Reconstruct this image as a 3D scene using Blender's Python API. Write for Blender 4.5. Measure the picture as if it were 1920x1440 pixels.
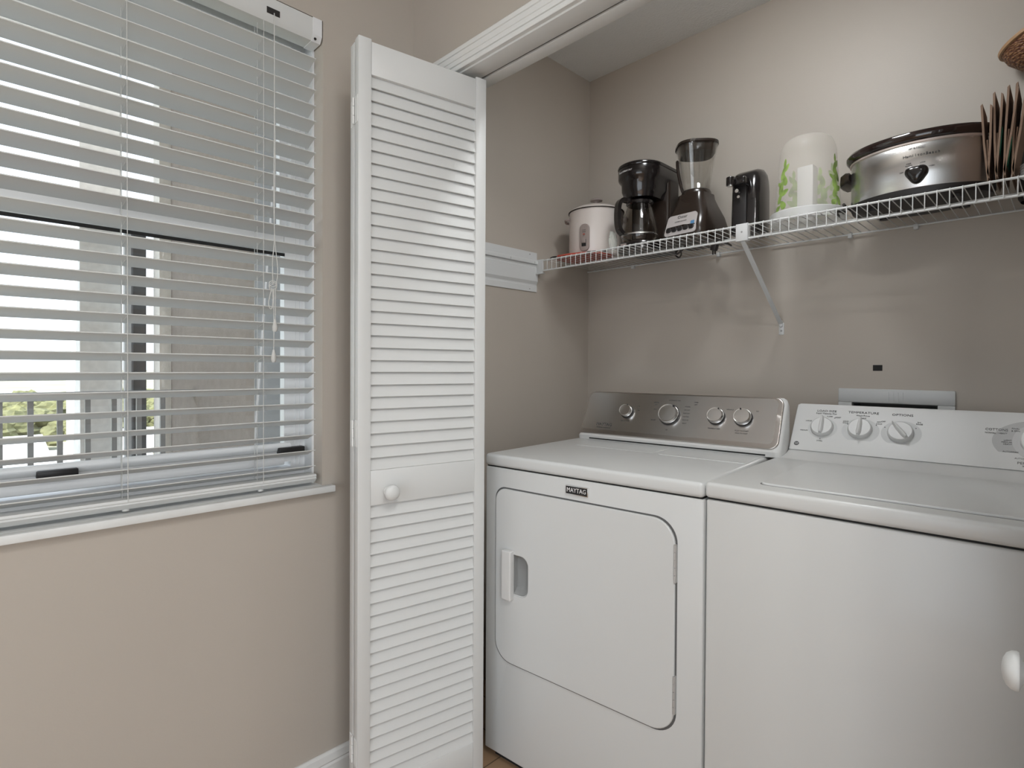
import bpy, bmesh, math, random
from mathutils import Vector, Matrix, noise
random.seed(7)
for o in list(bpy.data.objects): bpy.data.objects.remove(o)
SC = bpy.context.scene
COL = SC.collection
PI = math.pi

# ------------------------------------------------------------------ camera
cam = bpy.data.objects.new('camera', bpy.data.cameras.new('camera'))
COL.objects.link(cam)
_yaw, _p, _r, _f, _sy = 0.78954847, -0.0113832, 0.00538551, 1042.97458, -18.035744
F = Vector((-math.sin(_yaw)*math.cos(_p), math.cos(_yaw)*math.cos(_p), math.sin(_p)))
rt = F.cross(Vector((0, 0, 1))).normalized(); up = rt.cross(F)
RT = rt*math.cos(_r) + up*math.sin(_r); UP = -rt*math.sin(_r) + up*math.cos(_r)
H = 1.17
mw = Matrix((RT, UP, -F)).transposed().to_4x4(); mw.translation = Vector((0, 0, H))
cam.matrix_world = mw
cam.data.sensor_fit = 'HORIZONTAL'; cam.data.sensor_width = 36
cam.data.lens = _f/1920*36
cam.data.shift_y = _sy/1920
cam.data.clip_start = 0.02; cam.data.clip_end = 3000
SC.camera = cam

# ------------------------------------------------------------------ world, sun, lamps, exposure
W = bpy.data.worlds.new('sky'); SC.world = W; W.use_nodes = True
nt = W.node_tree; nt.nodes.clear()
wo = nt.nodes.new('ShaderNodeOutputWorld'); bg = nt.nodes.new('ShaderNodeBackground')
tc = nt.nodes.new('ShaderNodeTexCoord'); sx = nt.nodes.new('ShaderNodeSeparateXYZ'); cr = nt.nodes.new('ShaderNodeValToRGB')
cr.color_ramp.elements[0].position = 0.0; cr.color_ramp.elements[0].color = (0.80, 0.87, 0.95, 1)
cr.color_ramp.elements[1].position = 0.5; cr.color_ramp.elements[1].color = (0.72, 0.84, 1.0, 1)
e = cr.color_ramp.elements.new(0.03); e.color = (.86, .93, 1, 1)
nt.links.new(tc.outputs['Generated'], sx.inputs[0]); nt.links.new(sx.outputs[2], cr.inputs[0])
nt.links.new(cr.outputs[0], bg.inputs[0]); nt.links.new(bg.outputs[0], wo.inputs[0])
bg.inputs[1].default_value = 2.3

def lamp(name, kind, loc, energy, color=(1, 1, 1), size=0.3, size_y=None, aim=None, shape=None):
    d = bpy.data.lights.new(name, kind); d.energy = energy; d.color = color
    if kind == 'AREA':
        d.size = size; d.shape = shape or ('RECTANGLE' if size_y else 'DISK')
        if size_y: d.size_y = size_y
    o = bpy.data.objects.new(name, d); COL.objects.link(o); o.location = loc
    if aim is not None:
        o.rotation_euler = (Vector(aim)-Vector(loc)).to_track_quat('-Z', 'Y').to_euler()
    return o
sun = lamp('sun', 'SUN', (5, -8, 20), 9, (1, .98, .96), aim=(5-1.6*2, -8+7*2, 20-8.5*2)); sun.data.angle = 0.01
CEIL_E, REAR_E, SIDE_E = 8.5, 20, 22
lamp('closet_added_fill_light', 'AREA', (-.55, 1.30, 2.385), 8.8, (.95, .98, 1), .26, aim=(-.60, 1.62, 1.6))  # added lamp that brightens the closet interior
BULBS = ((.15, .30), (.38, .03), (1.03, -.65))
for q in BULBS:
    lamp('ceiling_bulb_light', 'AREA', (q[0], q[1], 2.33), CEIL_E, (1, .99, .97), .13, aim=(q[0], q[1], 0))
lamp('rear_door_daylight', 'AREA', (0.65, -2.57, 1.12), REAR_E, (.90, .955, 1), 2.3, 2.0, aim=(0.65, 2, 1.12))
lamp('side_window_daylight', 'AREA', (2.28, -0.6, 1.5), SIDE_E, (.90, .955, 1), 1.3, 1.3, aim=(-2, -.2, 1.3))
SC.view_settings.view_transform = 'Standard'; SC.view_settings.look = 'None'
SC.view_settings.exposure = -0.08; SC.view_settings.gamma = 1; SC.view_settings.use_curve_mapping = False

# ------------------------------------------------------------------ materials
def mat(name, col, rough=.5, metal=0, spec=.5, bump=0, bscale=200, coat=0, var=0, vscale=3, aniso=0, trans=0, emit=0, sss=0):
    m = bpy.data.materials.new(name); m.use_nodes = True
    n = m.node_tree; b = n.nodes['Principled BSDF']
    b.inputs['Base Color'].default_value = (*col, 1); b.inputs['Roughness'].default_value = rough
    b.inputs['Metallic'].default_value = metal; b.inputs['Specular IOR Level'].default_value = spec
    b.inputs['Coat Weight'].default_value = coat
    if aniso: b.inputs['Anisotropic'].default_value = aniso
    if trans: b.inputs['Transmission Weight'].default_value = trans
    if emit:
        b.inputs['Emission Color'].default_value = (*col, 1); b.inputs['Emission Strength'].default_value = emit
    if bump or var:
        t = n.nodes.new('ShaderNodeTexCoord')
    if bump:
        no = n.nodes.new('ShaderNodeTexNoise'); no.inputs['Scale'].default_value = bscale; no.inputs['Detail'].default_value = 3
        bu = n.nodes.new('ShaderNodeBump'); bu.inputs['Strength'].default_value = bump; bu.inputs['Distance'].default_value = .002
        n.links.new(t.outputs['Object'], no.inputs['Vector']); n.links.new(no.outputs['Fac'], bu.inputs['Height']); n.links.new(bu.outputs[0], b.inputs['Normal'])
    if var:
        no = n.nodes.new('ShaderNodeTexNoise'); no.inputs['Scale'].default_value = vscale; no.inputs['Detail'].default_value = 5
        mr = n.nodes.new('ShaderNodeValToRGB')
        mr.color_ramp.elements[0].position = .3; mr.color_ramp.elements[1].position = .7
        mr.color_ramp.elements[0].color = tuple(c*(1-var) for c in col)+(1,)
        mr.color_ramp.elements[1].color = tuple(min(1, c*(1+var)) for c in col)+(1,)
        n.links.new(t.outputs['Object'], no.inputs['Vector']); n.links.new(no.outputs['Fac'], mr.inputs[0]); n.links.new(mr.outputs[0], b.inputs['Base Color'])
    return m
def clear(name, tint=(1, 1, 1), amount=.6, rough=0.02, gl=1.0):
    m = bpy.data.materials.new(name); m.use_nodes = True; n = m.node_tree; n.nodes.clear()
    o = n.nodes.new('ShaderNodeOutputMaterial'); mx = n.nodes.new('ShaderNodeMixShader'); lw = n.nodes.new('ShaderNodeLayerWeight'); lw.inputs[0].default_value = .5
    p = n.nodes.new('ShaderNodeMath'); p.operation = 'POWER'; p.inputs[1].default_value = 3.5
    q = n.nodes.new('ShaderNodeMath'); q.operation = 'MULTIPLY_ADD'; q.inputs[1].default_value = amount; q.inputs[2].default_value = .045
    t = n.nodes.new('ShaderNodeBsdfTransparent'); g = n.nodes.new('ShaderNodeBsdfGlossy')
    t.inputs[0].default_value = (*tint, 1); g.inputs['Roughness'].default_value = rough; g.inputs[0].default_value = (gl, gl, gl, 1)
    n.links.new(lw.outputs['Facing'], p.inputs[0]); n.links.new(p.outputs[0], q.inputs[0])
    n.links.new(q.outputs[0], mx.inputs[0]); n.links.new(t.outputs[0], mx.inputs[1]); n.links.new(g.outputs[0], mx.inputs[2]); n.links.new(mx.outputs[0], o.inputs[0])
    return m
def frosted(name, col, alpha, rough=.3):
    m = bpy.data.materials.new(name); m.use_nodes = True; n = m.node_tree; b = n.nodes['Principled BSDF']
    b.inputs['Base Color'].default_value = (*col, 1); b.inputs['Roughness'].default_value = rough; b.inputs['Alpha'].default_value = alpha
    return m

def brushed(name, col, rough, axis, rot=0.0):
    m = mat(name, col, rough, 1, aniso=.75); n = m.node_tree; t = n.nodes.new('ShaderNodeTangent'); t.direction_type = 'RADIAL'; t.axis = axis
    b = n.nodes['Principled BSDF']; n.links.new(t.outputs[0], b.inputs['Tangent']); b.inputs['Anisotropic Rotation'].default_value = rot
    return m
M = {}
M['wall'] = mat('taupe_wall_paint', (.450, .405, .355), .55, bump=.12, bscale=260, var=.012, vscale=2.5)
M['closet_wall'] = mat('taupe_closet_paint', (.450, .405, .355), .5, bump=.10, bscale=260, var=.02, vscale=2.5)
M['ceiling'] = mat('textured_ceiling', (.77, .79, .80), .9, bump=1.0, bscale=120)
M['trim'] = mat('white_trim_paint', (.68, .68, .665), .35, bump=.04, bscale=60)
M['sill'] = mat('worn_white_sill_paint', (.70, .71, .70), .4, bump=.15, bscale=40, var=.04, vscale=14)
M['door'] = mat('white_door_paint', (.60, .605, .595), .38, bump=.04, bscale=80)
M['slat'] = mat('white_blind_slat', (.60, .61, .60), .45)
M['cord'] = mat('white_cord', (.55, .55, .53), .7)
M['vinyl'] = mat('white_vinyl', (.72, .73, .74), .35)
M['enamel'] = mat('white_enamel', (.61, .62, .615), .30, coat=.1, bump=.02, bscale=300)
M['enamel_w'] = mat('white_washer_enamel', (.61, .615, .605), .30, coat=.1, bump=.02, bscale=300)
M['wplastic'] = mat('white_plastic', (.62, .62, .61), .4)
M['wire'] = mat('white_vinyl_coated_wire', (.62, .63, .63), .35)
M['steel'] = brushed('brushed_steel', (.64, .63, .62), .26, 'Z', 0.0)
M['steel_d'] = brushed('steel_console', (.52, .49, .465), .28, 'X')
M['steel_p'] = brushed('steel_control_face', (.66, .65, .64), .25, 'X')
M['hinge'] = mat('grey_hinge', (.45, .44, .43), .4, .3)
M['chrome'] = mat('chrome', (.78, .77, .76), .18, 1)
M['dark'] = mat('black_gap', (.012, .012, .012), .8)
M['black'] = mat('black_gloss_plastic', (.010, .008, .008), .16, coat=.3)
M['blackm'] = mat('black_matte_plastic', (.014, .012, .012), .45)
M['brown'] = mat('dark_brown_plastic', (.026, .018, .014), .22)
M['cream'] = mat('cream_enamel', (.66, .60, .56), .28, coat=.3)
M['taupep'] = mat('taupe_plastic', (.30, .25, .23), .4)
M['red'] = mat('red_plastic', (.42, .07, .045), .4)
M['print'] = mat('dark_grey_print', (.06, .06, .06), .6)
M['printl'] = mat('light_grey_print', (.42, .42, .42), .5)
M['white'] = mat('white_print', (.8, .8, .8), .5)
M['badge'] = mat('black_badge', (.012, .012, .014), .3)
M['glass'] = clear('window_glass', (.97, .98, .98), .4)
M['jar'] = clear('thick_glass', (.97, .97, .965), .5, .04)
M['carafe'] = clear('smoky_carafe_glass', (.80, .77, .74), .6, .03)
M['frost'] = frosted('frosted_plastic', (.78, .74, .68), .24)
M['frost2'] = frosted('clear_plastic_tray', (.75, .76, .76), .5)
M['bagclear'] = frosted('thin_clear_bag', (.75, .78, .72), .4, .2)
M['leaf'] = mat('green_leaf_print', (.27, .40, .10), .5, var=.45, vscale=40)
M['paper'] = mat('brown_paper', (.23, .15, .105), .8, bump=.2, bscale=300, var=.08, vscale=20)
M['gprint'] = mat('green_paper_print', (.03, .20, .12), .7)
M['bulb'] = mat('lit_diffuser', (1, .97, .92), .5, emit=2.5)
M['grey_box'] = mat('grey_white_box_plastic', (.56, .57, .57), .45)

def brick_like(name, c1, c2, sx_, sy_):
    m = bpy.data.materials.new(name); m.use_nodes = True; n = m.node_tree; b = n.nodes['Principled BSDF']
    t = n.nodes.new('ShaderNodeTexCoord'); br = n.nodes.new('ShaderNodeTexBrick')
    br.inputs['Color1'].default_value = (*c1, 1); br.inputs['Color2'].default_value = (*c2, 1); br.inputs['Mortar'].default_value = (c1[0]*.3, c1[1]*.3, c1[2]*.3, 1)
    br.inputs['Scale'].default_value = 1; br.inputs['Brick Width'].default_value = sx_; br.inputs['Row Height'].default_value = sy_; br.inputs['Mortar Size'].default_value = .002
    n.links.new(t.outputs['Object'], br.inputs[0]); n.links.new(br.outputs[0], b.inputs['Base Color']); b.inputs['Roughness'].default_value = .4
    return m
M['floor'] = brick_like('wood_floor', (.40, .27, .17), (.34, .22, .13), 1.2, .12)

def stucco(name, c, b_=1.0, sc=90):
    return mat(name, c, .9, bump=b_, bscale=sc, var=.08, vscale=30)
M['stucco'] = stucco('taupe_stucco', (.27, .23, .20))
M['stucco_lit'] = stucco('lit_stucco', (.80, .76, .70))  # lit return face of the wall, brightness put into the colour
M['concrete'] = stucco('grey_concrete', (.78, .76, .73), .5, 30)
M['rail'] = mat('grey_painted_railing', (.30, .30, .30), .5)
M['darkm'] = mat('dark_window_frame', (.06, .06, .065), .5)
M['tree'] = mat('olive_foliage', (.17, .17, .075), .9, var=.4, vscale=.6, bump=1, bscale=3)
M['ground'] = mat('pale_ground', (.35, .34, .24), .9, var=.3, vscale=.03)
M['roof'] = mat('pale_roof', (.75, .73, .70), .8)
M['hwall'] = mat('pale_house_wall', (.62, .58, .50), .8)

# ------------------------------------------------------------------ geometry helpers
def NB(): return bmesh.new()
def box(bm, lo, hi, bev=0, seg=2, rot=None):
    lo = Vector(lo); hi = Vector(hi)
    vs = [bm.verts.new((x, y, z)) for x in (lo.x, hi.x) for y in (lo.y, hi.y) for z in (lo.z, hi.z)]
    fs = []
    for f in ((0, 1, 3, 2), (4, 6, 7, 5), (0, 4, 5, 1), (2, 3, 7, 6), (0, 2, 6, 4), (1, 5, 7, 3)):
        fs.append(bm.faces.new([vs[i] for i in f]))
    if rot is not None:
        c = (lo+hi)/2
        for v in vs: v.co = c + rot @ (v.co-c)
    if bev:
        es = list({e for f in fs for e in f.edges})
        bmesh.ops.bevel(bm, geom=es, offset=bev, segments=seg, affect='EDGES', profile=.5)
    return vs
def loft(bm, rings, cap=True, closed=True):
    R = [[bm.verts.new(p) for p in r] for r in rings]
    n = len(R[0])
    for a, b in zip(R, R[1:]):
        for i in range(n if closed else n-1):
            j = (i+1) % n
            try: bm.faces.new((a[i], a[j], b[j], b[i]))
            except ValueError: pass
    if cap:
        bm.faces.new(list(reversed(R[0]))); bm.faces.new(R[-1])
    return R
def tube(bm, pts, r, n=8, closed=False, cap=True):
    pts = [Vector(p) for p in pts]; N = len(pts); rings = []
    prev = None
    for i, p in enumerate(pts):
        if closed: t = pts[(i+1) % N]-pts[i-1]
        else: t = pts[min(i+1, N-1)]-pts[max(i-1, 0)]
        t.normalize()
        if prev is None:
            a = t.orthogonal().normalized()
        else:
            a = prev - t*prev.dot(t)
            a = a.normalized() if a.length > 1e-6 else t.orthogonal().normalized()
        prev = a; b = t.cross(a)
        rr = r[i] if isinstance(r, (list, tuple)) else r
        rings.append([p + (a*math.cos(2*PI*k/n)+b*math.sin(2*PI*k/n))*rr for k in range(n)])
    if closed: rings.append(rings[0])
    loft(bm, rings, cap and not closed)
    if closed: bmesh.ops.remove_doubles(bm, verts=bm.verts, dist=1e-7)
def lathe(bm, prof, n=48, mtx=None, sx_=1, sy_=1, cap=True, a0=0, a1=2*PI):
    rings = []
    for r, z in prof:
        ring = []
        for k in range(n):
            a = a0+(a1-a0)*k/n
            p = Vector((r*math.cos(a)*sx_, r*math.sin(a)*sy_, z))
            ring.append(mtx @ p if mtx is not None else p)
        rings.append(ring)
    loft(bm, rings, cap)
def rrect(x0, y0, x1, y1, r, n=6):
    rs = r if isinstance(r, (list, tuple)) else [r]*4
    out = []
    for (cx, cy, a, q) in ((x1, y1, 0, 0), (x0, y1, PI/2, 1), (x0, y0, PI, 2), (x1, y0, 1.5*PI, 3)):
        q = rs[q]; sx1 = -1 if cx == x1 else 1; sy1 = -1 if cy == y1 else 1
        c = (cx+sx1*q, cy+sy1*q)
        for k in range(n+1):
            t = a+PI/2*k/n; out.append((c[0]+q*math.cos(t), c[1]+q*math.sin(t)))
    return out
def prism(bm, poly, fn, d0, d1, bev=0, cap=True):
    """poly of 2D points, fn(a,b,d)->3D; optional rounded edge at d1 side"""
    if not bev:
        loft(bm, [[fn(a, b, d0) for a, b in poly], [fn(a, b, d1) for a, b in poly]], cap); return
    cx = sum(p[0] for p in poly)/len(poly); cy = sum(p[1] for p in poly)/len(poly)
    w = max(abs(p[0]-cx) for p in poly); h = max(abs(p[1]-cy) for p in poly)
    def sc(k): return [(cx+(a-cx)*(1-k/w), cy+(b-cy)*(1-k/h)) for a, b in poly]
    s = 1 if d1 > d0 else -1
    rings = [[fn(a, b, d0) for a, b in poly]]
    for t in (0, .3, .6, .85, 1):
        k = bev*(1-math.cos(t*PI/2)); d = d1 - s*bev*(1-math.sin(t*PI/2))
        rings.append([fn(a, b, d) for a, b in sc(k)])
    loft(bm, rings, cap)
def cylz(bm, c, r, h, n=32, axis='Z', bev=0):
    c = Vector(c)
    prof = [(r, 0), (r, h-bev), (r-bev*.3, h-bev*.3), (r-bev, h)] if bev else [(r, 0), (r, h)]
    R_ = {'Z': Matrix(), 'X': Matrix.Rotation(PI/2, 4, 'Y'), '-X': Matrix.Rotation(-PI/2, 4, 'Y'), 'Y': Matrix.Rotation(-PI/2, 4, 'X'), '-Y': Matrix.Rotation(PI/2, 4, 'X')}[axis]
    lathe(bm, prof, n, Matrix.Translation(c) @ R_)
def O(name, bm, m, parent=None, sharp=35, loc=None, label=None):
    bmesh.ops.recalc_face_normals(bm, faces=bm.faces)
    me = bpy.data.meshes.new(name); bm.to_mesh(me); bm.free()
    me.materials.append(M[m] if isinstance(m, str) else m)
    for p in me.polygons: p.use_smooth = True
    me.set_sharp_from_angle(angle=math.radians(sharp))
    o = bpy.data.objects.new(name, me); COL.objects.link(o)
    if parent: o.parent = parent
    if loc: o.location = loc
    if label: o['label'] = label
    return o
def thing(name, label, cat, loc=(0, 0, 0), rz=0, group=None, kind=None):
    o = bpy.data.objects.new(name, None); COL.objects.link(o); o.location = loc; o.rotation_euler = (0, 0, rz)
    o.empty_display_size = .05
    if label: o['label'] = label
    if cat: o['category'] = cat
    if group: o['group'] = group
    if kind: o['kind'] = kind
    return o
def tag(o, label=None, cat=None, group=None, kind=None):
    for k, v in (('label', label), ('category', cat), ('group', group), ('kind', kind)):
        if v: o[k] = v
    return o
def struct(name, bm, m, label, cat, sharp=35):
    return tag(O(name, bm, m, None, sharp), label, cat, kind='structure')
def text(name, s, size, m, parent, mtx, extr=.0003, align='CENTER', sx_=1.0):
    c = bpy.data.curves.new('t', 'FONT'); c.body = s; c.size = size; c.extrude = extr; c.align_x = align; c.align_y = 'CENTER'; c.resolution_u = 3
    t = bpy.data.objects.new('t', c); COL.objects.link(t)
    me = bpy.data.meshes.new_from_object(t); me.name = name
    bpy.data.objects.remove(t); bpy.data.curves.remove(c)
    me.transform(mtx @ Matrix.Diagonal((sx_, 1, 1, 1)))
    me.materials.clear(); me.materials.append(M[m])
    o = bpy.data.objects.new(name, me); COL.objects.link(o); o.parent = parent
    return o
def texts(name, items, m, parent, base=Matrix(), split=True):
    if split and len(items) > 1:
        return [texts(name, [i_], m, parent, base) for i_ in items][0]
    """several words merged into one mesh; items = (string,size,matrix[,sx])"""
    bm = NB()
    for it in items:
        s, size, mtx = it[:3]; sx_ = it[3] if len(it) > 3 else 1
        c = bpy.data.curves.new('t', 'FONT'); c.body = s; c.size = size; c.extrude = .0002; c.align_x = 'CENTER'; c.align_y = 'CENTER'; c.resolution_u = 2
        t = bpy.data.objects.new('t', c); COL.objects.link(t)
        me = bpy.data.meshes.new_from_object(t)
        bpy.data.objects.remove(t); bpy.data.curves.remove(c)
        me.transform(base @ mtx @ Matrix.Diagonal((sx_, 1, 1, 1))); bm.from_mesh(me); bpy.data.meshes.remove(me)
    me = bpy.data.meshes.new(name); bm.to_mesh(me); bm.free(); me.materials.append(M[m])
    o = bpy.data.objects.new(name, me); COL.objects.link(o); o.parent = parent
    return o
def frame_mtx(o, x, z):
    """text frame: origin o, text x axis, text up axis"""
    x = Vector(x).normalized(); z = Vector(z).normalized(); n = x.cross(z)
    m = Matrix((x, z, n)).transposed().to_4x4(); m.translation = Vector(o); return m
def smooth_path(pts, k=6):
    P = [Vector(p) for p in pts]; out = []
    for i in range(len(P)-1):
        p0 = P[max(i-1, 0)]; p1 = P[i]; p2 = P[i+1]; p3 = P[min(i+2, len(P)-1)]
        for j in range(k):
            t = j/k
            out.append(.5*((2*p1)+(p2-p0)*t+(2*p0-5*p1+4*p2-p3)*t*t+(3*p1-p0-3*p2+p3)*t**3))
    out.append(P[-1]); return out

# ------------------------------------------------------------------ room shell
XW, YF, YI, XC, YB, XR, CZ = -1.45, 1.0, 1.105, -1.54, 2.008, 0.30, 2.4535
OL, OR, ZH = -1.27, 0.06, 1.995          # closet opening: left, right, head
WY0, WY1, WZ0, WZ1 = -.58, .7054, .845, 2.112
b = NB(); box(b, (-1.66, -2.75, -.06), (2.4, 2.2, 0)); struct('floor', b, 'floor', 'brown wood plank floor', 'floor')
b = NB(); box(b, (-1.66, -2.75, CZ), (2.4, 2.2, CZ+.08)); struct('ceiling', b, 'ceiling', 'white popcorn textured ceiling', 'ceiling')
b = NB()
box(b, (XW-.2, -2.6, 0), (XW, WY0, CZ)); box(b, (XW-.2, WY1, 0), (XW, YI, CZ))
box(b, (XW-.2, WY0, 0), (XW, WY1, WZ0-.018)); box(b, (XW-.2, WY0, WZ1), (XW, WY1, CZ))
struct('wall_left', b, 'wall', 'taupe painted wall around the window', 'wall')
b = NB()
box(b, (XW, YF, 0), (OL-.018, YI, CZ)); box(b, (OR+.018, YF, 0), (2.2, YI, CZ)); box(b, (OL-.018, YF, ZH+.018), (OR+.018, YI, CZ))
struct('wall_closet_front', b, 'wall', 'taupe wall above and beside the closet opening', 'wall')
b = NB(); box(b, (XC-.1, YI, 0), (XC, YB, CZ)); struct('wall_closet_left', b, 'closet_wall', 'taupe side wall inside the laundry closet', 'wall')
b = NB(); box(b, (XR, YI, 0), (XR+.1, YB, CZ)); struct('wall_closet_right', b, 'closet_wall', 'taupe wall at the right end of the closet', 'wall')
bx0, bx1, bz0, bz1 = -.4912, -.2735, .90, 1.068
b = NB()
box(b, (XC-.1, YB, 0), (bx0, YB+.1, CZ)); box(b, (bx1, YB, 0), (XR+.1, YB+.1, CZ)); box(b, (bx0, YB, 0), (bx1, YB+.1, bz0)); box(b, (bx0, YB, bz1), (bx1, YB+.1, CZ))
struct('wall_closet_back', b, 'closet_wall', 'taupe back wall of the laundry closet', 'wall')
b = NB(); box(b, (2.2, -2.6, 0), (2.4, .0-1.25, CZ)); box(b, (2.2, .05, 0), (2.4, YF, CZ)); box(b, (2.2, -1.25, 0), (2.4, .05, .85)); box(b, (2.2, -1.25, 2.15), (2.4, .05, CZ))
struct('wall_right', b, 'wall', 'taupe wall to the right of the camera', 'wall')
b = NB(); box(b, (XW-.2, -2.75, 0), (-.55, -2.6, CZ)); box(b, (1.85, -2.75, 0), (2.4, -2.6, CZ)); box(b, (-.55, -2.75, 0), (1.85, -2.6, .08)); box(b, (-.55, -2.75, 2.18), (1.85, -2.6, CZ))
struct('wall_rear', b, 'wall', 'taupe wall behind the camera', 'wall')
def simple_window(name, cx, axis, lab, lo, hi):
    w = thing(name, lab, 'window', kind='structure'); b = NB()
    (a0, z0), (a1, z1) = lo, hi; t = .05; d = .03
    def bx(p0, q0, p1, q1):
        if axis == 'y': box(b, (p0, cx-d, q0), (p1, cx+d, q1))
        else: box(b, (cx-d, p0, q0), (cx+d, p1, q1))
    bx(a0, z0, a0+t, z1); bx(a1-t, z0, a1, z1); bx(a0+t, z0, a1-t, z0+t); bx(a0+t, z1-t, a1-t, z1); m_ = (a0+a1)/2; bx(m_-t/2, z0+t, m_+t/2, z1-t)
    O('window_frame', b, 'vinyl', w)
    return w
simple_window('window_2', -2.66, 'y', 'white framed glass sliding door behind the camera', (-.55, .08), (1.85, 2.18))
simple_window('window_3', 2.33, 'x', 'white framed window in the right wall', (-1.25, .85), (.05, 2.15))

# baseboards
def base_prof(): return [(0, 0), (.013, 0), (.013, .066), (.010, .072), (.013, .077), (.010, .095), (.004, .100), (0, .100)]
b = NB(); loft(b, [[(XW+a, y, z) for a, z in base_prof()] for y in (-2.6, YF)]); struct('baseboard_left', b, 'trim', 'white baseboard under the window', 'baseboard', 20)
b = NB(); loft(b, [[(x, YF-a, z) for a, z in base_prof()] for x in (XW, OL-.068)]); struct('baseboard_front', b, 'trim', 'short white baseboard beside the closet casing', 'baseboard', 20)
# casing (profile runs from opening outwards), mitred at the head
cp = [(.005, 0), (.005, .012), (.007, .0135), (.010, .014), (.0125, .011), (.0135, .008), (.0215, .008), (.0225, .0115), (.034, .0125), (.0345, .0115), (.036, .0135), (.0495, .0145), (.0503, .013), (.052, .016), (.062, .017), (.065, .015), (.065, 0)]
b = NB()
rings = []
for (px, pz, dx, dz) in ((OL, 0.0, -1, 0), (OL, ZH, -1, 1), (OR, ZH, 1, 1), (OR, 0.0, 1, 0)):
    rings.append([(px+dx*a, YF-t_, pz+dz*a) for a, t_ in cp])
loft(b, rings); struct('trim_1', b, 'trim', 'white stepped casing around the closet opening', 'trim', 20)
# jamb lining with bifold track slot
b = NB()
box(b, (OL-.018, YF-.0005, 0), (OL, YI, ZH)); box(b, (OR, YF-.0005, 0), (OR+.018, YI, ZH))
box(b, (OL, YF-.0005, ZH), (OR, 1.058, ZH+.018), .002); box(b, (OL, 1.067, ZH), (OR, YI+.001, ZH+.018), .001)
struct('trim_2', b, 'trim', 'white jamb lining of the closet opening', 'trim')
b = NB(); box(b, (OL, 1.050, ZH+.0185), (OR, 1.075, ZH+.022)); box(b, (OL+.001, 1.0585, ZH+.006), (OR-.001, 1.0665, ZH+.012))
struct('trim_3', b, 'darkm', 'dark bifold track slot in the closet header', 'track')

# ------------------------------------------------------------------ window and blind
win = thing('window_1', 'white single hung window behind the blind', 'window', kind='structure')
b = NB()
fx0, fx1 = -1.62, -1.548
box(b, (fx0, WY1-.046, WZ0), (fx1, WY1, WZ1)); box(b, (fx0, WY0, WZ0), (fx1, WY0+.046, WZ1)); box(b, (fx0, WY0+.046, WZ1-.05), (fx1, WY1-.046, WZ1)); box(b, (fx0, WY0+.046, WZ0), (fx1, WY1-.046, WZ0+.045))
for yy in (.672, .684): box(b, (fx1, yy, WZ0+.05), (fx1+.003, yy+.002, WZ1-.05))
box(b, (-1.548, WY1-.006, WZ0), (-1.502, WY1, WZ1)); box(b, (-1.548, WY0, WZ0), (-1.502, WY0+.006, WZ1))
O('window_frame', b, 'vinyl', win)
b = NB()
y0, y1 = WY0+.046, WY1-.046
box(b, (-1.572, y0, .905), (-1.545, y0+.02, 1.545)); box(b, (-1.572, y1-.020, .905), (-1.545, y1, 1.545))
box(b, (-1.572, y0+.02, 1.488), (-1.545, y1-.02, 1.545), .003)
box(b, (-1.572, y0+.02, .898), (-1.540, y1-.02, .938), .003); tube(b, [(-1.545, y0+.01, .9465), (-1.545, y1-.005, .9465)], .0125, 12)
O('lower_sash', b, 'vinyl', win)
b = NB(); box(b, (-1.5445, y0+.02, 1.476), (-1.541, y1-.02, 1.484)); O('sash_gasket', b, 'dark', win)
for (a, c) in ((.112, .182), (.617, .6585+.03)):
    b = NB(); box(b, (-1.5425, a, .930), (-1.520, min(c, .69), .9475), .003); O('sash_latch', b, 'blackm', win, label='black latch on the lower sash rail')
b = NB(); box(b, (-1.60, y0, 1.50), (-1.577, y0+.02, WZ1-.05)); box(b, (-1.60, y1-.02, 1.50), (-1.577, y1, WZ1-.05)); box(b, (-1.60, y0+.02, 1.50), (-1.577, y1-.02, 1.54)); O('upper_sash', b, 'vinyl', win)
b = NB(); box(b, (-1.561, y0+.02, .938), (-1.557, y1-.02, 1.488)); O('glass_pane', b, 'glass', win)
b = NB(); box(b, (-1.591, y0+.02, 1.54), (-1.587, y1-.02, WZ1-.05)); O('glass_pane', b, 'glass', win)
b = NB(); box(b, (-1.63, WY0, WZ0-.018), (XW, WY1, WZ0)); box(b, (XW-.001, WY0-.03, WZ0-.018), (-1.427, .7335, WZ0), .0025)
O('window_sill', b, 'sill', win, label='worn white painted window sill')

bl = thing('venetian_blind', 'white faux wood slat blind hanging in the left window', 'blind', (-1.48, .08, 1.5))
T = Matrix.Translation((1.48, -.08, -1.5))
def OB(name, bm, m, label=None, sharp=35):
    bmesh.ops.transform(bm, matrix=T, verts=bm.verts); return O(name, bm, m, bl, sharp, label=label)
BY0, BY1 = WY0+.012, .6885
b = NB()
hp = [(-1.449, 2.109), (-1.449, 2.066), (-1.459, 2.0515), (-1.505, 2.0515), (-1.505, 2.109)]
loft(b, [[(x, y, z) for x, z in hp] for y in (BY0, BY1)])
OB('headrail', b, 'slat')
b = NB()
hp2 = [(-1.4475, 2.1105), (-1.4475, 2.065), (-1.4585, 2.050), (-1.506, 2.050), (-1.506, 2.1105)]
loft(b, [[(x, y, z) for x, z in hp2] for y in (BY1-.012, BY1+.013)]); OB('end_cap', b, 'vinyl')
b = NB(); cylz(b, (-1.4535, BY1-.004, 2.0565), .0035, .002, 12, 'X'); OB('end_screw', b, 'blackm')
b = NB(); box(b, (-1.4492, .555, 2.068), (-1.4482, .588, 2.084)); OB('cord_lock', b, 'blackm')
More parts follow.
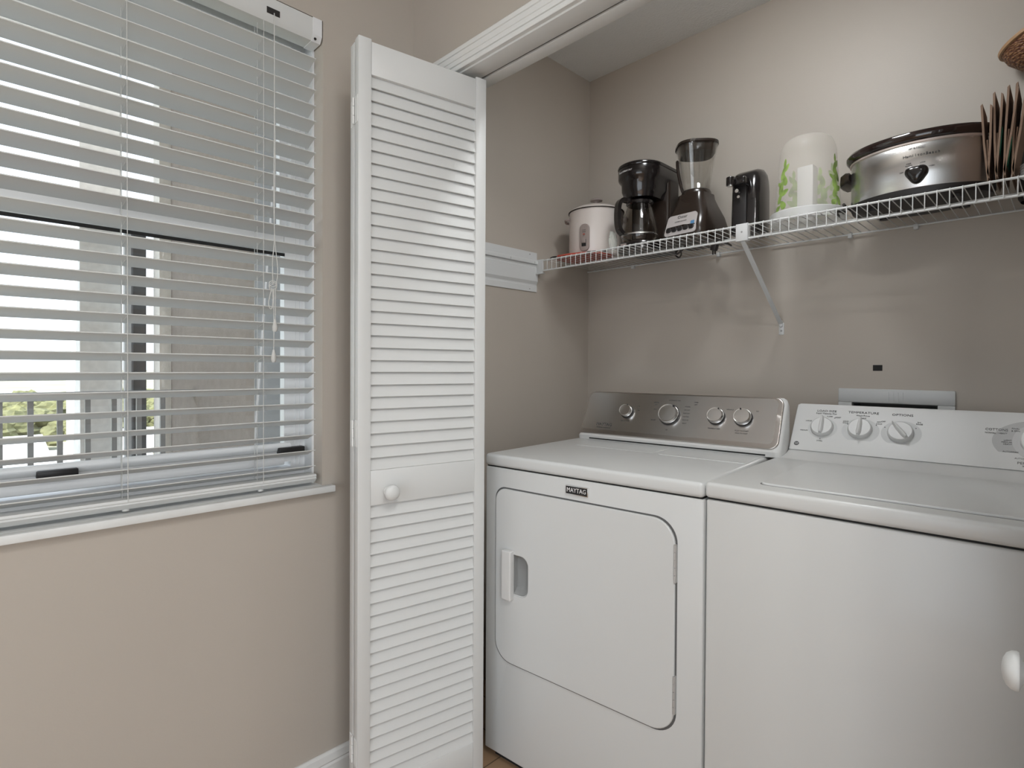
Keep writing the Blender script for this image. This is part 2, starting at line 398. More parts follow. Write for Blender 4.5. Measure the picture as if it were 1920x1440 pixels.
# slats
TH = math.radians(18.5); sw = .050
def slat_sec(x0, z0, th):
    top = []; bot = []
    for k in range(6):
        s = k/5*sw; c = .0022*(1-(2*k/5-1)**2)
        px = x0 - s*math.cos(th) - c*math.sin(th)*-1; pz = z0 - s*math.sin(th) + c*math.cos(th)
        top.append((px, pz)); bot.append((px, pz-.0021))
    return top + bot[::-1]
b = NB(); zk = [1.157+.0425*k for k in range(-6, 21)]
for z in zk:
    jit = random.uniform(-.0006, .0006)
    loft(b, [[(x, y, zz) for x, zz in slat_sec(-1.4555, z+jit, TH)] for y in (BY0, BY1)])
OB('slats', b, 'slat', sharp=25)
b = NB()
bp = [(-1.4555, .877), (-1.453, .872), (-1.455, .869), (-1.453, .866), (-1.4555, .863), (-1.463, .8545), (-1.50, .8545), (-1.505, .860), (-1.505, .874), (-1.50, .877)]
loft(b, [[(x, y, z) for x, z in bp] for y in (BY0, BY1+.002)]); OB('bottom_rail', b, 'slat', sharp=15)
for yc in (-.33, .2575, .547):
    b = NB()
    xf, xb = -1.4535, -1.5035
    tube(b, [(xf, yc+.002, 2.05), (xf, yc+.002, .872)], .0008, 6); tube(b, [(xb, yc-.002, 2.05), (xb, yc-.002, .872)], .0008, 6)
    tube(b, [(-1.480, yc-.004, 2.05), (-1.480, yc-.004, .872)], .0007, 6)
    for z in zk: tube(b, [(xf, yc+.002, z-.004), (xb, yc-.002, z-.004-.050*math.sin(TH))], .0005, 5)
    OB('ladder_cord', b, 'cord')
    b = NB(); cylz(b, (-1.468, yc, .8505), .007, .005, 16, 'Z'); OB('cord_button', b, 'cord')
b = NB(); xx = -1.4455; yy = .5725
tube(b, smooth_path([(xx, yy, 2.072), (xx, yy+.0005, 1.85), (xx, yy-.001, 1.62), (xx, yy+.0005, 1.50), (xx, yy-.004, 1.44), (xx, yy-.003, 1.38)]), .0012, 6)
tube(b, smooth_path([(xx, yy, 1.90), (xx+.002, yy+.0015, 1.70), (xx+.001, yy, 1.52), (xx, yy+.009, 1.42), (xx+.003, yy+.002, 1.375)]), .0010, 6)
for k in range(3):
    tube(b, [(xx+.003*math.sin(6.28*t/16+k), yy-.003+.009*math.cos(6.28*t/16), 1.372+.005*k+.008*math.sin(6.28*t/16)) for t in range(16)], .0012, 6, closed=True)
tube(b, smooth_path([(xx, yy-.006, 1.37), (xx, yy-.014, 1.335), (xx, yy-.010, 1.318), (xx, yy-.004, 1.326), (xx, yy-.003, 1.37)]), .0012, 6)
tube(b, smooth_path([(xx+.002, yy+.002, 1.37), (xx+.001, yy+.003, 1.31), (xx, yy+.002, 1.28)]), .0011, 6)
tube(b, smooth_path([(xx+.002, yy-.002, 1.37), (xx+.001, yy-.001, 1.28), (xx, yy-.001, 1.21)]), .0011, 6)
OB('pull_cord', b, 'cord')
for z, dy in ((1.272, .002), (1.194, -.001)):
    b = NB(); lathe(b, [(.0025, .020), (.004, .012), (.0065, 0), (.0062, -.008), (.004, -.012)], 16, Matrix.Translation((xx, yy+dy, z))); OB('cord_tassel', b, 'cord')

# ------------------------------------------------------------------ bifold doors
def door_panel(parent, A, B, z0, z1, pname, knob=True, hinges=False, flip=1):
    """panel whose visible face runs from A (near) to B (far); thickness goes to the left of the camera-facing face"""
    A = Vector((*A, 0)); B = Vector((*B, 0)); d = (B-A).normalized(); L = (B-A).length
    n = Vector((d.y, -d.x, 0))*flip        # outward normal of visible face
    t = .027
    def P(s, w, z): return A + d*s - n*w + Vector((0, 0, z))     # s along, w depth behind face
    def bx(bm, s0, s1, w0, w1, za, zb, bev=.0015):
        vs = box(bm, (s0, w0, za), (s1, w1, zb), bev, 2)
    def TM(bm):
        for v in bm.verts: v.co = P(v.co.x, v.co.y, v.co.z)
    fr = NB(); st = .033
    bx(fr, 0, st, 0, t, z0, z1); bx(fr, L-st, L, 0, t, z0, z1)
    bx(fr, st, L-st, .001, t-.001, 1.893, z1-.006); bx(fr, st, L-st, .0015, t-.001, .824, .912); bx(fr, st, L-st, .0015, t-.001, z0, .113)
    TM(fr)
    panel = O(pname, fr, 'door', parent)
    lv = NB()
    def louv(za, zb):
        n_ = round((zb-za)/.0306); p = (zb-za)/n_
        for k in range(n_):
            zt = zb - k*p
            c = [(.0175, zt+.0035), (.0125, zt+.0035), (.0028, zt-p+.001), (.0032, zt-p), (.0080, zt-p)]
            # slight random slip of a few slats
            dz = random.uniform(-.0008, .0008)
            c = [(w, z+dz) for w, z in c]
            loft(lv, [[(s, w, z) for w, z in c] for s in (st-.003, L-st+.003)])
    louv(.912, 1.893); louv(.113, .824)
    TM(lv); O('louvers', lv, 'door', panel, 20)
    if knob:
        kb = NB()
        mt = Matrix((d, Vector((0, 0, 1)), n)).transposed().to_4x4(); mt.translation = P(.079, -.0, .857)
        lathe(kb, [(.0125, 0), (.0105, .004), (.0082, .010), (.0080, .016), (.0105, .0205), (.0150, .0225), (.0192, .024), (.0200, .0262), (.0192, .030), (.0160, .034), (.0100, .0368), (.004, .0378)], 40, mt)
        O('knob', kb, 'door', panel)
    return panel, P
d1 = thing('door_1', 'white louvered bifold door folded open at the left of the closet', 'door', kind='structure')
A1, B1 = (-1.2328, .6913), (-1.1717, 1.0543)
dv = (Vector(B1)-Vector(A1)).normalized(); nv = Vector((dv.y, -dv.x))
p1, P1 = door_panel(d1, A1, B1, .012, 1.98, 'front_panel', True)
A2 = Vector(A1)-nv*.0305; B2 = Vector(B1)-nv*.0305
p2, P2 = door_panel(d1, A2, B2, .012, 1.976, 'rear_panel', False)
for zc in (1.804, 1.006, .212):
    hb = NB()
    for (s, w0, w1, za, zb) in ((-.0012, .004, .023, zc-.033, zc+.033), (-.0012, .035, .053, zc-.036, zc+.030)):
        box(hb, (s, w0, za), (.0005, w1, zb), .0004, 1)
    for v in hb.verts: v.co = P1(v.co.x, v.co.y, v.co.z)
    for za, zb in ((zc-.032, zc-.012), (zc-.011, zc+.011), (zc+.012, zc+.032)):
        tube(hb, [P1(-.0025, .0288, za), P1(-.0025, .0288, zb)], .0028, 10)
    O('hinge', hb, 'trim', d1)
d2 = thing('door_2', 'white louvered bifold door at the right of the closet with its knob showing', 'door', kind='structure')
Ar, Br = (-.006, .7035), (-.044+.012, 1.0545)
p3, P3 = door_panel(d2, Ar, Br, .012, 1.98, 'front_panel', True, flip=-1)
nr = Vector((Br[0]-Ar[0], Br[1]-Ar[1])).normalized(); nr = Vector((-nr.y, nr.x))
door_panel(d2, Vector(Ar)-nr*.0305, Vector(Br)-nr*.0305, .012, 1.976, 'rear_panel', False, flip=-1)

# ------------------------------------------------------------------ dryer
DA = math.radians(5.3)
dy = thing('dryer', 'white front loading dryer with steel console, left of the pair', 'dryer', (-.579, 1.178, 0), DA)
DW = -.662
b = NB(); box(b, (DW, .004, .028), (0, .70, .8765), .004, 3); cab = O('cabinet', b, 'enamel', dy)
b = NB(); box(b, (DW+.02, .03, 0), (-.02, .68, .030)); O('plinth', b, 'dark', dy)
b = NB(); box(b, (DW+.004, .008, .8755), (-.004, .69, .8805)); O('seam', b, 'dark', dy)
b = NB(); box(b, (DW-.001, -.001, .8800), (.001, .705, .9150), .010, 4); O('top_panel', b, 'enamel', dy, 45)
b = NB(); prism(b, rrect(-.262, .325, -.012, .455, .006), lambda a, c, d: (a, c, d), .9145, .9165, .001); O('lint_door', b, 'enamel', dy)
b = NB(); prism(b, rrect(-.560, .335, -.285, .455, .006), lambda a, c, d: (a, c, d), .9145, .9157, .0008); O('top_ledge', b, 'enamel', dy)
# door set nearly flush over a dark sheet painted as gap shade, with a scooped finger recess cut out
dpoly = lambda g: rrect(-.618-g, .3155-g, -.064+g, .8185+g, [.058, .036, .058, .058], 10)
b = NB(); prism(b, dpoly(.0040), lambda a, c, d: (a, d, c), .0045, .0034); gk = O('door_gap_shade', b, mat('gap_shade_grey', (.10, .10, .10), .7), dy)
bm_ = NB(); prism(bm_, dpoly(0), lambda a, c, d: (a, d, c), .040, -.0022, .003); door = O('door', bm_, 'enamel', dy, 50)
def cut(target, cutter):
    md = target.modifiers.new('cut', 'BOOLEAN'); md.object = cutter; md.operation = 'DIFFERENCE'; md.solver = 'EXACT'
    dg = bpy.context.evaluated_depsgraph_get(); dg.update()
    me = bpy.data.meshes.new_from_object(target.evaluated_get(dg)); target.modifiers.clear(); old = target.data; target.data = me; me.name = old.name
    me.set_sharp_from_angle(angle=math.radians(40))
cb = NB(); loft(cb, [[(a, d, c) for a, c in rrect(-.552, .518+g, -.496-g*1.6, .634-g, [.026, .002, .002, .026], 6)] for g, d in ((-.002, -.02), (-.001, -.0025), (.002, .004), (.010, .016), (.016, .021))])
ct = O('cutter', cb, 'enamel', dy)
for t_ in (cab, door, gk): cut(t_, ct)
bpy.data.objects.remove(ct)
b = NB()
prism(b, rrect(-.5815, .503, -.5470, .646, .004), lambda a, c, d: (a, d, c), -.0015, -.019, .004)
O('handle', b, 'wplastic', door)
for zc in (.720, .414):
    b = NB(); box(b, (-.0655, -.004, zc-.044), (-.0602, .004, zc+.044)); 
    for q in range(5): tube(b, [(-.0635, -.0035, zc-.044+q*.0178), (-.0635, -.0035, zc-.044+q*.0178+.0165)], .0026, 8)
    O('hinge', b, 'hinge', door)
b = NB(); box(b, (-.3705, -.0015, .8365), (-.3005, .005, .8605), .0008); bd = O('badge', b, 'chrome', dy)
b = NB(); box(b, (-.3685, -.0022, .8385), (-.3025, -.001, .8585)); bp_ = O('badge_plate', b, 'badge', bd)
texts('badge_lettering', [('MAYTAG', .0165, frame_mtx((-.3355, -.0026, .8486), (1, 0, 0), (0, 0, 1)), .90)], 'white', bd)
# console
k = .5; Z0 = .935; V0 = .497
def CP(a, z, off=0):     # point on sloped console face; off = out of the face
    n = Vector((0, -1, k)).normalized()
    return Vector((a, V0+k*(z-Z0), z)) + n*off
cu0, cu1 = -.648, .030
b = NB()
prof = [(.487, .9155), (.487, .930), (V0-.001, Z0), (V0+k*(1.078-Z0)+.002, 1.078), (V0+.082, 1.0835), (V0+.089, 1.078), (V0+.096, 1.05), (V0+.098, .98), (V0+.096, .9155)]
rg = []
for (u_, s_) in ((cu0-.004, .80), (cu0, .93), (cu0+.010, 1), (cu1-.008, 1), (cu1+.002, .95), (cu1+.007, .84)):
    cyy = .55; rg.append([(u_, cyy+(y-cyy)*s_, .9155+(z-.9155)*(1-(1-s_)*.6)) for y, z in prof])
loft(b, rg); con = O('console', b, 'wplastic', dy, 50)
b = NB(); prism(b, rrect(cu0, Z0+.0005, cu1-.002, 1.083, [.022, .024, .008, .024], 8), lambda a, c, d: CP(a, c, d), -.004, .005, .003); O('steel_panel', b, 'steel_d', con, 45)
pan = NB(); prism(pan, rrect(cu0+.006, Z0+.014, cu1-.017, 1.078, [.016, .018, .008, .018], 8), lambda a, c, d: CP(a, c, d), .0045, .0056); O('control_face', pan, 'steel_p', con)
b = NB(); box(b, (-.602, .4855, .9185), (-.004, .4875, .9225)); O('console_slot', b, 'dark', con)
tm = lambda a, z, off=.006: frame_mtx(CP(a, z, off), (1, 0, 0), (0, k, 1))
for (a, z, r) in ((-.476, 1.016, .0235), (-.3185, 1.014, .035), (-.163, 1.017, .0265), (-.081, 1.018, .0270)):
    m_ = tm(a, z, .0045); b = NB(); lathe(b, [(r*1.04, 0), (r*1.02, .008), (r*.97, .010)], 40, m_); kn = O('knob', b, 'blackm', con)
    b = NB(); lathe(b, [(r*.97, .009), (r*.97, .018), (r*.90, .022), (r*.82, .0215), (r*.80, .0205), (r*.3, .021), (.001, .021)], 40, m_); O('knob_cap', b, 'chrome', kn)
    ang = math.radians({-.476: 70, -.3185: 55, -.163: 65, -.081: 105}[a]); b = NB()
    q = m_ @ Matrix.Rotation(ang, 4, 'Z'); lathe(b, [(r*.10, .0), (r*.09, .0024)], 12, q @ Matrix.Translation((r*.86, 0, .0205))); O('knob_pointer', b, 'badge', kn)
it = [('MAYTAG', .0155, tm(-.555, .968), 1.0), ('COMMERCIAL TECHNOLOGY', .0042, tm(-.555, .9575))]
it += [(s, .0048, tm(-.476, .985)) for s in ('END OF CYCLE',)] + [('ON', .0045, tm(-.436, 1.036)), ('OFF', .0045, tm(-.434, 1.023))]
for kk in range(6): it.append((('NORMAL', 'LESS DRY', 'MORE DRY', 'COTTON', 'DELICATE', 'BULKY')[kk], .0046, tm(-.262, 1.043-.0105*kk)))
it += [('SENSOR', .0050, tm(-.374, 1.052)), ('DRY', .0050, tm(-.374, 1.045)), ('AUTOMATIC DRY', .0050, tm(-.310, 1.061)), ('HEAT', .0048, tm(-.374, 1.030)), ('TIMED', .0048, tm(-.236, 1.058)), ('DRY', .0048, tm(-.236, 1.051)), ('OFF', .0048, tm(-.3185, .966)), ('AIR DRY', .0048, tm(-.372, .995))]
it += [('TEMPERATURE', .0058, tm(-.165, .981)), ('WRINKLE', .0050, tm(-.125, 1.041)), ('PUSH TO START', .0055, tm(-.080, .980)), ('HOLD TO START', .0048, tm(-.080, .973)), ('ON', .0045, tm(-.043, 1.040))]
texts('console_lettering', it, 'print', con)

# ------------------------------------------------------------------ washing machine
wx0, wx1, wy0 = -.5735, .112, 1.184
wa = thing('washing_machine', 'white top loading washing machine with dial console, right of the dryer', 'washing machine', (wx0-.003, wy0, 0), math.radians(3))
ww = wx1-wx0
b = NB(); box(b, (0, .004, .02), (ww, .60, .8785), .005, 3); O('cabinet', b, 'enamel_w', wa)
b = NB(); box(b, (.02, .03, 0), (ww-.02, .58, .022)); O('plinth', b, 'dark', wa)
b = NB(); box(b, (.004, .009, .8780), (ww-.004, .59, .8835)); O('seam', b, 'dark', wa)
b = NB(); box(b, (-.001, -.003, .8830), (ww+.001, .61, .9180), .009, 4); O('top_panel', b, 'enamel_w', wa, 45)
b = NB(); prism(b, rrect(.0955, .0515, ww-.0955, .4255, .019), lambda a, c, d: (a, c, d), .9172, .9182); O('lid_gap', b, mat('grey_gap', (.13, .13, .13), .6), wa)
b = NB(); prism(b, rrect(.0985, .0545, ww-.0985, .4225, .016), lambda a, c, d: (a, c, d), .9175, .9222, .003); O('lid', b, 'enamel_w', wa, 50)
kw = .7; WY_, WZ_ = .564, .934
def WP(a, z, off=0):
    n = Vector((0, -1, kw)).normalized(); return Vector((a, WY_+kw*(z-WZ_), z))+n*off
b = NB()
pf = [(.470, .9175), (.500, .9195), (.545, .926), (WY_-.001, WZ_-.0018), (WY_+.004, WZ_-.0012), (WY_+.004, WZ_+.0005), (WY_, WZ_+.001), (WY_+kw*(1.058-WZ_), 1.058), (WY_+.094, 1.0655), (WY_+.108, 1.064), (WY_+.125, 1.050), (WY_+.135, .98), (WY_+.135, .9175)]
rg = []
for (u_, s_) in ((.012, .90), (.014, .975), (.022, 1), (ww-.012, 1), (ww-.002, .975), (ww, .90)):
    rg.append([(u_, .62+(y-.62)*(s_ if y < .9 else 1), .9175+(z-.9175)*s_) for y, z in pf])
loft(b, rg); wc = O('console', b, 'wplastic', wa, 30)
wm = lambda x, z, off=.0008: frame_mtx(WP(x-wx0+.033, z-.016*(x-wx0-.25)*0, off), (1, 0, 0), (0, kw, 1))
b = NB()
for x, r in ((-.4185, .046), (-.3235, .046)):
    lathe(b, [(r, 0), (r, .0006)], 40, wm(x, .998, -.0002), 1, .86)
lathe(b, [(.038, 0), (.038, .0006)], 40, wm(-.514, .998, -.0002), 1, .9)
O('knob_shadow', b, mat('knob_shadow_grey', (.55, .555, .55), .5), wc)  # grey ovals paint the knobs' shadows onto the console
b = NB(); lathe(b, [(1, 0), (1, .0006)], 64, wm(-.052, .998, -.0002), .085, .060); O('dial_surround', b, mat('grey_dial_print', (.44, .44, .435), .5), wc)
b = NB(); lathe(b, [(.041, 0), (.040, .010), (.038, .012), (.030, .013), (.028, .024), (.025, .026), (.001, .026)], 64, wm(-.045, .999, 0)); O('dial', b, 'wplastic', wc)
b = NB(); lathe(b, [(.0515, 0), (.0515, .0009)], 64, wm(-.048, .998, -.0001)); O('dial_ring', b, mat('light_ring_print', (.52, .52, .515), .5), wc)
for x, ang, z in ((-.515, 90, 1.0), (-.4195, 88, 1.0015), (-.3245, 128, .9995)):
    m_ = wm(x, z, 0); b = NB(); lathe(b, [(.0300, 0), (.0300, .004), (.0285, .011), (.0262, .0135), (.001, .0138)], 40, m_); kn = O('knob', b, 'wplastic', wc)
    b = NB(); q = m_ @ Matrix.Rotation(math.radians(ang), 4, 'Z')
    loft(b, [[q @ Vector((sx1, w_*s, h_)) for w_, h_ in ((-.0062, .012), (-.0035, .024), (-.0012, .026), (.0012, .026), (.0035, .024), (.0062, .012))] for sx1, s in ((-.026, .7), (-.015, 1.15), (.010, 1.0), (.0285, .45))])
    O('grip', b, 'wplastic', kn, 60)
q_ = []
w_ = lambda s, sz, x, z, sc=1.0: q_.append((s, sz, wm(x, z), sc))
w_('LOAD SIZE', .0092, -.5105, 1.0465, 1.15); w_('Super Capacity Plus', .0068, -.5105, 1.0395)
w_('SUPER', .0055, -.500, 1.0315); w_('MEDIUM', .0055, -.562, .989); w_('LARGE', .0055, -.5535, 1.0165); w_('SMALL', .0055, -.5155, .963); w_('RESET', .0055, -.478, 1.030)
w_('TEMPERATURE', .0100, -.4170, 1.0465, 1.15); w_('Wash/Rinse', .0070, -.4170, 1.0385)
w_('COLD', .0052, -.4575, 1.021); w_('COLD', .0052, -.4575, 1.0165); w_('WARM', .0058, -.4170, 1.0315); w_('COLD', .0056, -.4175, 1.026); w_('HOT', .0052, -.376, 1.024); w_('COLD', .0052, -.376, 1.019)
w_('OPTIONS', .0100, -.3245, 1.0455, 1.15); w_('OFF', .0055, -.3665, 1.026); w_('2nd', .0050, -.286, 1.029); w_('RINSE', .0058, -.285, 1.024)
w_('COTTONS', .0095, -.1290, 1.0225, .95); w_('NORMAL / HEAVY', .0058, -.1300, 1.0145, .9); w_('FINAL', .0056, -.0935, 1.027); w_('& SPIN', .0056, -.0935, 1.0215)
w_('LIGHT', .0052, -.108, .999); w_('MEDIUM', .0052, -.110, .9945); w_('HEAVY', .0052, -.108, .990); w_('AUTOSOAK', .0055, -.102, .9735); w_('AUTOSOAK', .0055, -.080, .9600)
w_('ULTRA', .0060, -.069, 1.050); w_('PERMANENT', .0090, -.062, .950, 1.1); w_('REGULAR', .0060, -.068, .9435)
dots = ((-.4515, 1.0115), (-.382, 1.0130), (-.3615, 1.0095), (-.2915, 1.0115), (-.5155, .9675), (-.542, .9895), (-.5395, 1.0120), (-.4865, 1.0262))
for x, z in dots: w_('.', .022, x, z+.0065)
texts('console_lettering', q_, 'print', wc)
b = NB(); m_ = wm(-.5785+.0035, .9515, -.0001); lathe(b, [(.0068, 0), (.0068, .0009)], 24, m_); lg = O('badge', b, 'print', wc)
texts('badge_lettering', [('GE', .0082, m_ @ Matrix.Translation((0, 0, .0012)))], 'wplastic', lg)

# ------------------------------------------------------------------ washer outlet box, black square
ob = thing('washer_outlet_box', 'white recessed plumbing box on the wall behind the washing machine', 'outlet box', (-.38, YB, 1.0))
T2 = Matrix.Translation((.38, -YB, -1.0))
def OX(name, bm, m, label=None):
    bmesh.ops.transform(bm, matrix=T2, verts=bm.verts); return O(name, bm, m, ob, label=label)
b = NB()
fx = (-.5292, -.2329, .88, 1.1115)
box(b, (fx[0], YB-.009, bz1), (fx[1], YB-.0005, fx[3]), .003); box(b, (fx[0], YB-.009, fx[2]), (bx0, YB-.0005, bz1), .002); box(b, (bx1, YB-.009, fx[2]), (fx[1], YB-.0005, bz1), .002)
for dx in (-.016, -.004, .008, .020): box(b, (-.378+dx, YB-.0105, bz1+.004), (-.378+dx+.002, YB-.008, fx[3]-.008))
OX('faceplate', b, 'grey_box')
b = NB(); box(b, (bx0, YB+.075, bz0), (bx1, YB+.08, bz1)); box(b, (bx0, YB, bz1-.003), (bx1, YB+.08, bz1)); box(b, (bx0, YB, bz0), (bx0+.003, YB+.08, bz1)); box(b, (bx1-.003, YB, bz0), (bx1, YB+.08, bz1))
OX('box_recess', b, mat('dark_grey_recess', (.10, .10, .10), .6))
b = NB(); cylz(b, (-.30, YB+.04, .98), .012, .06, 20); cylz(b, (-.30, YB+.04, 1.04), .018, .015, 8); OX('valve', b, 'blackm')
b = NB(); cylz(b, (-.465, YB+.04, .98), .010, .05, 20); OX('valve', b, 'blackm')
b = NB(); box(b, (-.4365, YB-.0015, 1.1675), (-.4115, YB, 1.1855), .0004, 1); tag(O('wall_patch', b, 'dark'), 'small black square stuck on the taupe wall above the plumbing box', 'tape')

# ------------------------------------------------------------------ rail on the left closet wall
mr = thing('mounting_rail', 'white ribbed metal rail screwed to the closet side wall left of the shelf', 'rail', (XC, 1.4, 1.55))
b = NB()
pr = [(0, 1.636), (.004, 1.636), (.004, 1.606), (.014, 1.603), (.016, 1.598), (.016, 1.588), (.008, 1.586), (.008, 1.577), (.010, 1.574), (.010, 1.520), (.007, 1.515), (.003, 1.508), (.003, 1.503), (.0045, 1.500), (.0045, 1.478), (0, 1.478)]
loft(b, [[(a, y-1.4, z-1.55) for a, z in pr] for y in (1.14, 1.662)]); O('rail_body', b, 'wire', mr, 25)
b = NB(); box(b, (.0158, 1.140-1.4, .0385), (.017, 1.672-1.4, .0485)); O('rail_lip', b, 'wire', mr)
b = NB()
b.free()
for (y, z) in ((1.620, 1.626), (1.620, 1.488)): b = NB(); cylz(b, (.004, y-1.4, z-1.55), .0022, .0012, 10, 'X'); O('screw', b, 'rail', mr)
for y in (1.50, 1.635): b = NB(); box(b, (.0168, y-1.4, 1.590-1.55), (.0178, y-1.4+.0015, 1.597-1.55)); O('slot', b, 'rail', mr)

# ------------------------------------------------------------------ wire shelf
SY0, SY1 = 1.655, 2.000
def sz(x): return 1.600-.0045*(x+1.47)/1.39
ws = thing('wire_shelf', 'long white wire shelf across the closet above the washing machines', 'shelf', (-.7, 1.83, 1.6))
T3 = Matrix.Translation((.7, -1.83, -1.6))
def OS(name, bm, m, parent=None, label=None, sharp=50):
    bmesh.ops.transform(bm, matrix=T3, verts=bm.verts); return O(name, bm, m, parent or ws, sharp, label=label)
X0, X1 = -1.497, .285
b = NB(); nw = int((X1-X0)/.0238); LP = .040
for i in range(nw+1):
    x = X0+.003+i*.0238; z = sz(x)
    tube(b, [(x, SY1, z+.0035), (x, SY0+.002, z+.0035), (x, SY0-.0025, z+.0025), (x, SY0-.004, z-.001), (x, SY0-.004, z-LP)], .00125, 6)
OS('deck_wires', b, 'wire')
for nm, y, dz, r in (('front_rod', SY0, 0, .0030), ('front_rod', SY0, -LP, .0030), ('back_rod', SY1-.002, 0, .0028), ('middle_rod', 1.80, -.001, .0022)):
    b = NB(); tube(b, [(x, y, sz(x)+dz) for x in (X0 if y < 1.9 else XC+.004, X1)], r, 10); OS(nm, b, 'wire')
b = NB()
box(b, (XC, SY0-.016, 1.548), (XC+.003, SY0+.020, 1.610), .001); box(b, (XC+.003, SY0-.001, 1.552), (XC+.045, SY0+.003, 1.606), .001); box(b, (XC, SY0-.006, 1.548), (XC+.045, SY0+.010, 1.553), .001)
eb = OS('end_bracket', b, 'wire')
b = NB()
b.free()
for y, z in ((SY0-.009, 1.603), (SY0-.011, 1.556)): b = NB(); cylz(b, (XC+.003, y, z), .0022, .001, 10, 'X'); OS('screw', b, 'rail', ws)
for x in (-1.30, -.93, -.50, -.33, .05):
    b = NB(); box(b, (x-.006, SY1-.010, sz(x)-.012), (x+.006, YB-.0002, sz(x)+.003), .002); OS('wall_clip', b, 'wire')
br = thing('shelf_bracket', 'white diagonal strut with clip plate holding up the wire shelf', 'bracket', (-.70, 1.8, 1.5))
T4 = Matrix.Translation((.70, -1.8, -1.5))
def OR_(name, bm, m, **k):
    bmesh.ops.transform(bm, matrix=T4, verts=bm.verts); return O(name, bm, m, br, **k)
b = NB(); zc = sz(-.7); box(b, (-.7150, SY0-.0075, zc-.044), (-.6790, SY0-.0055, zc+.0045), .0008); box(b, (-.681, SY0-.0075, zc-.044), (-.679, SY0+.012, zc+.0045), .0005); box(b, (-.715, SY0-.0075, zc-.046), (-.679, SY0+.012, zc-.044), .0005)
OR_('clip_plate', b, 'wire')
b = NB(); cylz(b, (-.697, SY0-.0075, zc-.020), .0028, .001, 12, '-Y'); OR_('screw', b, 'rail')
b = NB()
pA = Vector((-.697, SY0+.002, zc-.046)); pB = Vector((-.7075, 1.997, 1.328)); dd = (pB-pA).normalized(); si = Vector((1, 0, 0)); nn = dd.cross(si).normalized()
loft(b, [[p+si*sx1*.0065+nn*sn*.0022 for sx1, sn in ((-1, -1), (1, -1), (1, 1), (-1, 1))] for p in (pA, pB)])
OR_('strut', b, 'wire')
b = NB(); box(b, (-.7160, YB-.004, 1.2895), (-.6990, YB-.0003, 1.330), .0015); box(b, (-.7130, YB-.011, 1.316), (-.7020, YB-.003, 1.338), .003)
OR_('foot_plate', b, 'wire'); b = NB(); cylz(b, (-.7075, YB-.004, 1.303), .0032, .001, 12, '-Y'); OR_('screw', b, 'rail')

# ------------------------------------------------------------------ things on the shelf
def DZ(x): return sz(x)+.0048      # top of deck wires
# rice cooker
cx, cy = -1.355, 1.815; z0 = DZ(cx)+.0075
rc = thing('rice_cooker', 'cream rice cooker with lid at the left end of the shelf', 'rice cooker', (cx, cy, z0))
face = math.atan2(-cy, -cx)        # direction to the viewer
R = .107
b = NB(); lathe(b, [(R*.93, 0), (R*.97, .004), (R, .02), (R, .173), (R*1.005, .178), (R*.97, .1785)], 64); O('body', b, 'cream', rc)
b = NB(); lathe(b, [(R*.975, .1775), (R*1.03, .1785), (R*1.035, .181), (R*1.0, .185), (R*.75, .198), (R*.4, .207), (R*.15, .209), (.001, .209)], 64); ld = O('lid', b, 'cream', rc)
b = NB(); lathe(b, [(R*1.022, .1760), (R*1.042, .177), (R*1.042, .1795), (R*1.02, .180)], 64); O('rim', b, 'brown', rc)
b = NB(); lathe(b, [(.010, .208), (.009, .222), (.012, .226), (.024, .229), (.025, .233), (.018, .237), (.001, .238)], 32); O('lid_knob', b, 'taupep', ld)
a = face-math.radians(24); n = Vector((math.cos(a), math.sin(a), 0)); s = Vector((-math.sin(a), math.cos(a), 0))
b = NB(); prism(b, rrect(-.020, .010, .020, .115, .018), lambda p, q, d: n*(R*.97+d-(p*p)/(2*R))+s*p+Vector((0, 0, q)), 0, .010, .003); cpn = O('control_panel', b, 'taupep', rc, 50)
b = NB(); prism(b, rrect(-.009, .028, .009, .055, .002), lambda p, q, d: n*(R*.97+d)+s*p+Vector((0, 0, q)), .0085, .0108); O('switch_slot', b, 'dark', cpn)
b = NB(); prism(b, rrect(-.008, .040, .008, .060, .002), lambda p, q, d: n*(R*.97+d)+s*p+Vector((0, 0, q)), .0088, .015, .002); O('switch_lever', b, 'taupep', cpn)
b = NB(); prism(b, rrect(-.004, .0725, .004, .0765, .001), lambda p, q, d: n*(R*.97+d)+s*p+Vector((0, 0, q)), .009, .0112); O('indicator_light', b, 'red', cpn)
fm = lambda p, q, off: frame_mtx(n*(R*.97+off)+s*p+Vector((0, 0, q)), s, (0, 0, 1))
texts('panel_lettering', [('COOK', .0055, fm(0, .090, .0104)), ('WARM', .005, fm(0, .083, .0104)), ('ON', .004, fm(0, .0685, .0104))], 'print', cpn)
for sg in (-1, 1):
    aa = face+sg*PI/2; nn = Vector((math.cos(aa), math.sin(aa), 0)); tt = Vector((-nn.y, nn.x, 0)); b = NB()
    tube(b, smooth_path([nn*R*.96+tt*.028+Vector((0, 0, .150)), nn*(R+.012)+tt*.024+Vector((0, 0, .150)), nn*(R+.014)+Vector((0, 0, .150)), nn*(R+.012)-tt*.024+Vector((0, 0, .150)), nn*R*.96-tt*.028+Vector((0, 0, .150))]), .005, 10)
    O('side_handle', b, 'taupep', rc)
b = NB(); tube(b, smooth_path([(.02, -.098, .005), (.06, -.135, -.0035), (.10, -.125, -.003), (.13, -.10, -.003)]), .0030, 8); tube(b, smooth_path([(-.03, -.098, .008), (-.06, -.14, -.0035), (-.10, -.15, -.003), (-.13, -.13, -.003)]), .003, 8); O('power_cord', b, 'blackm', rc)
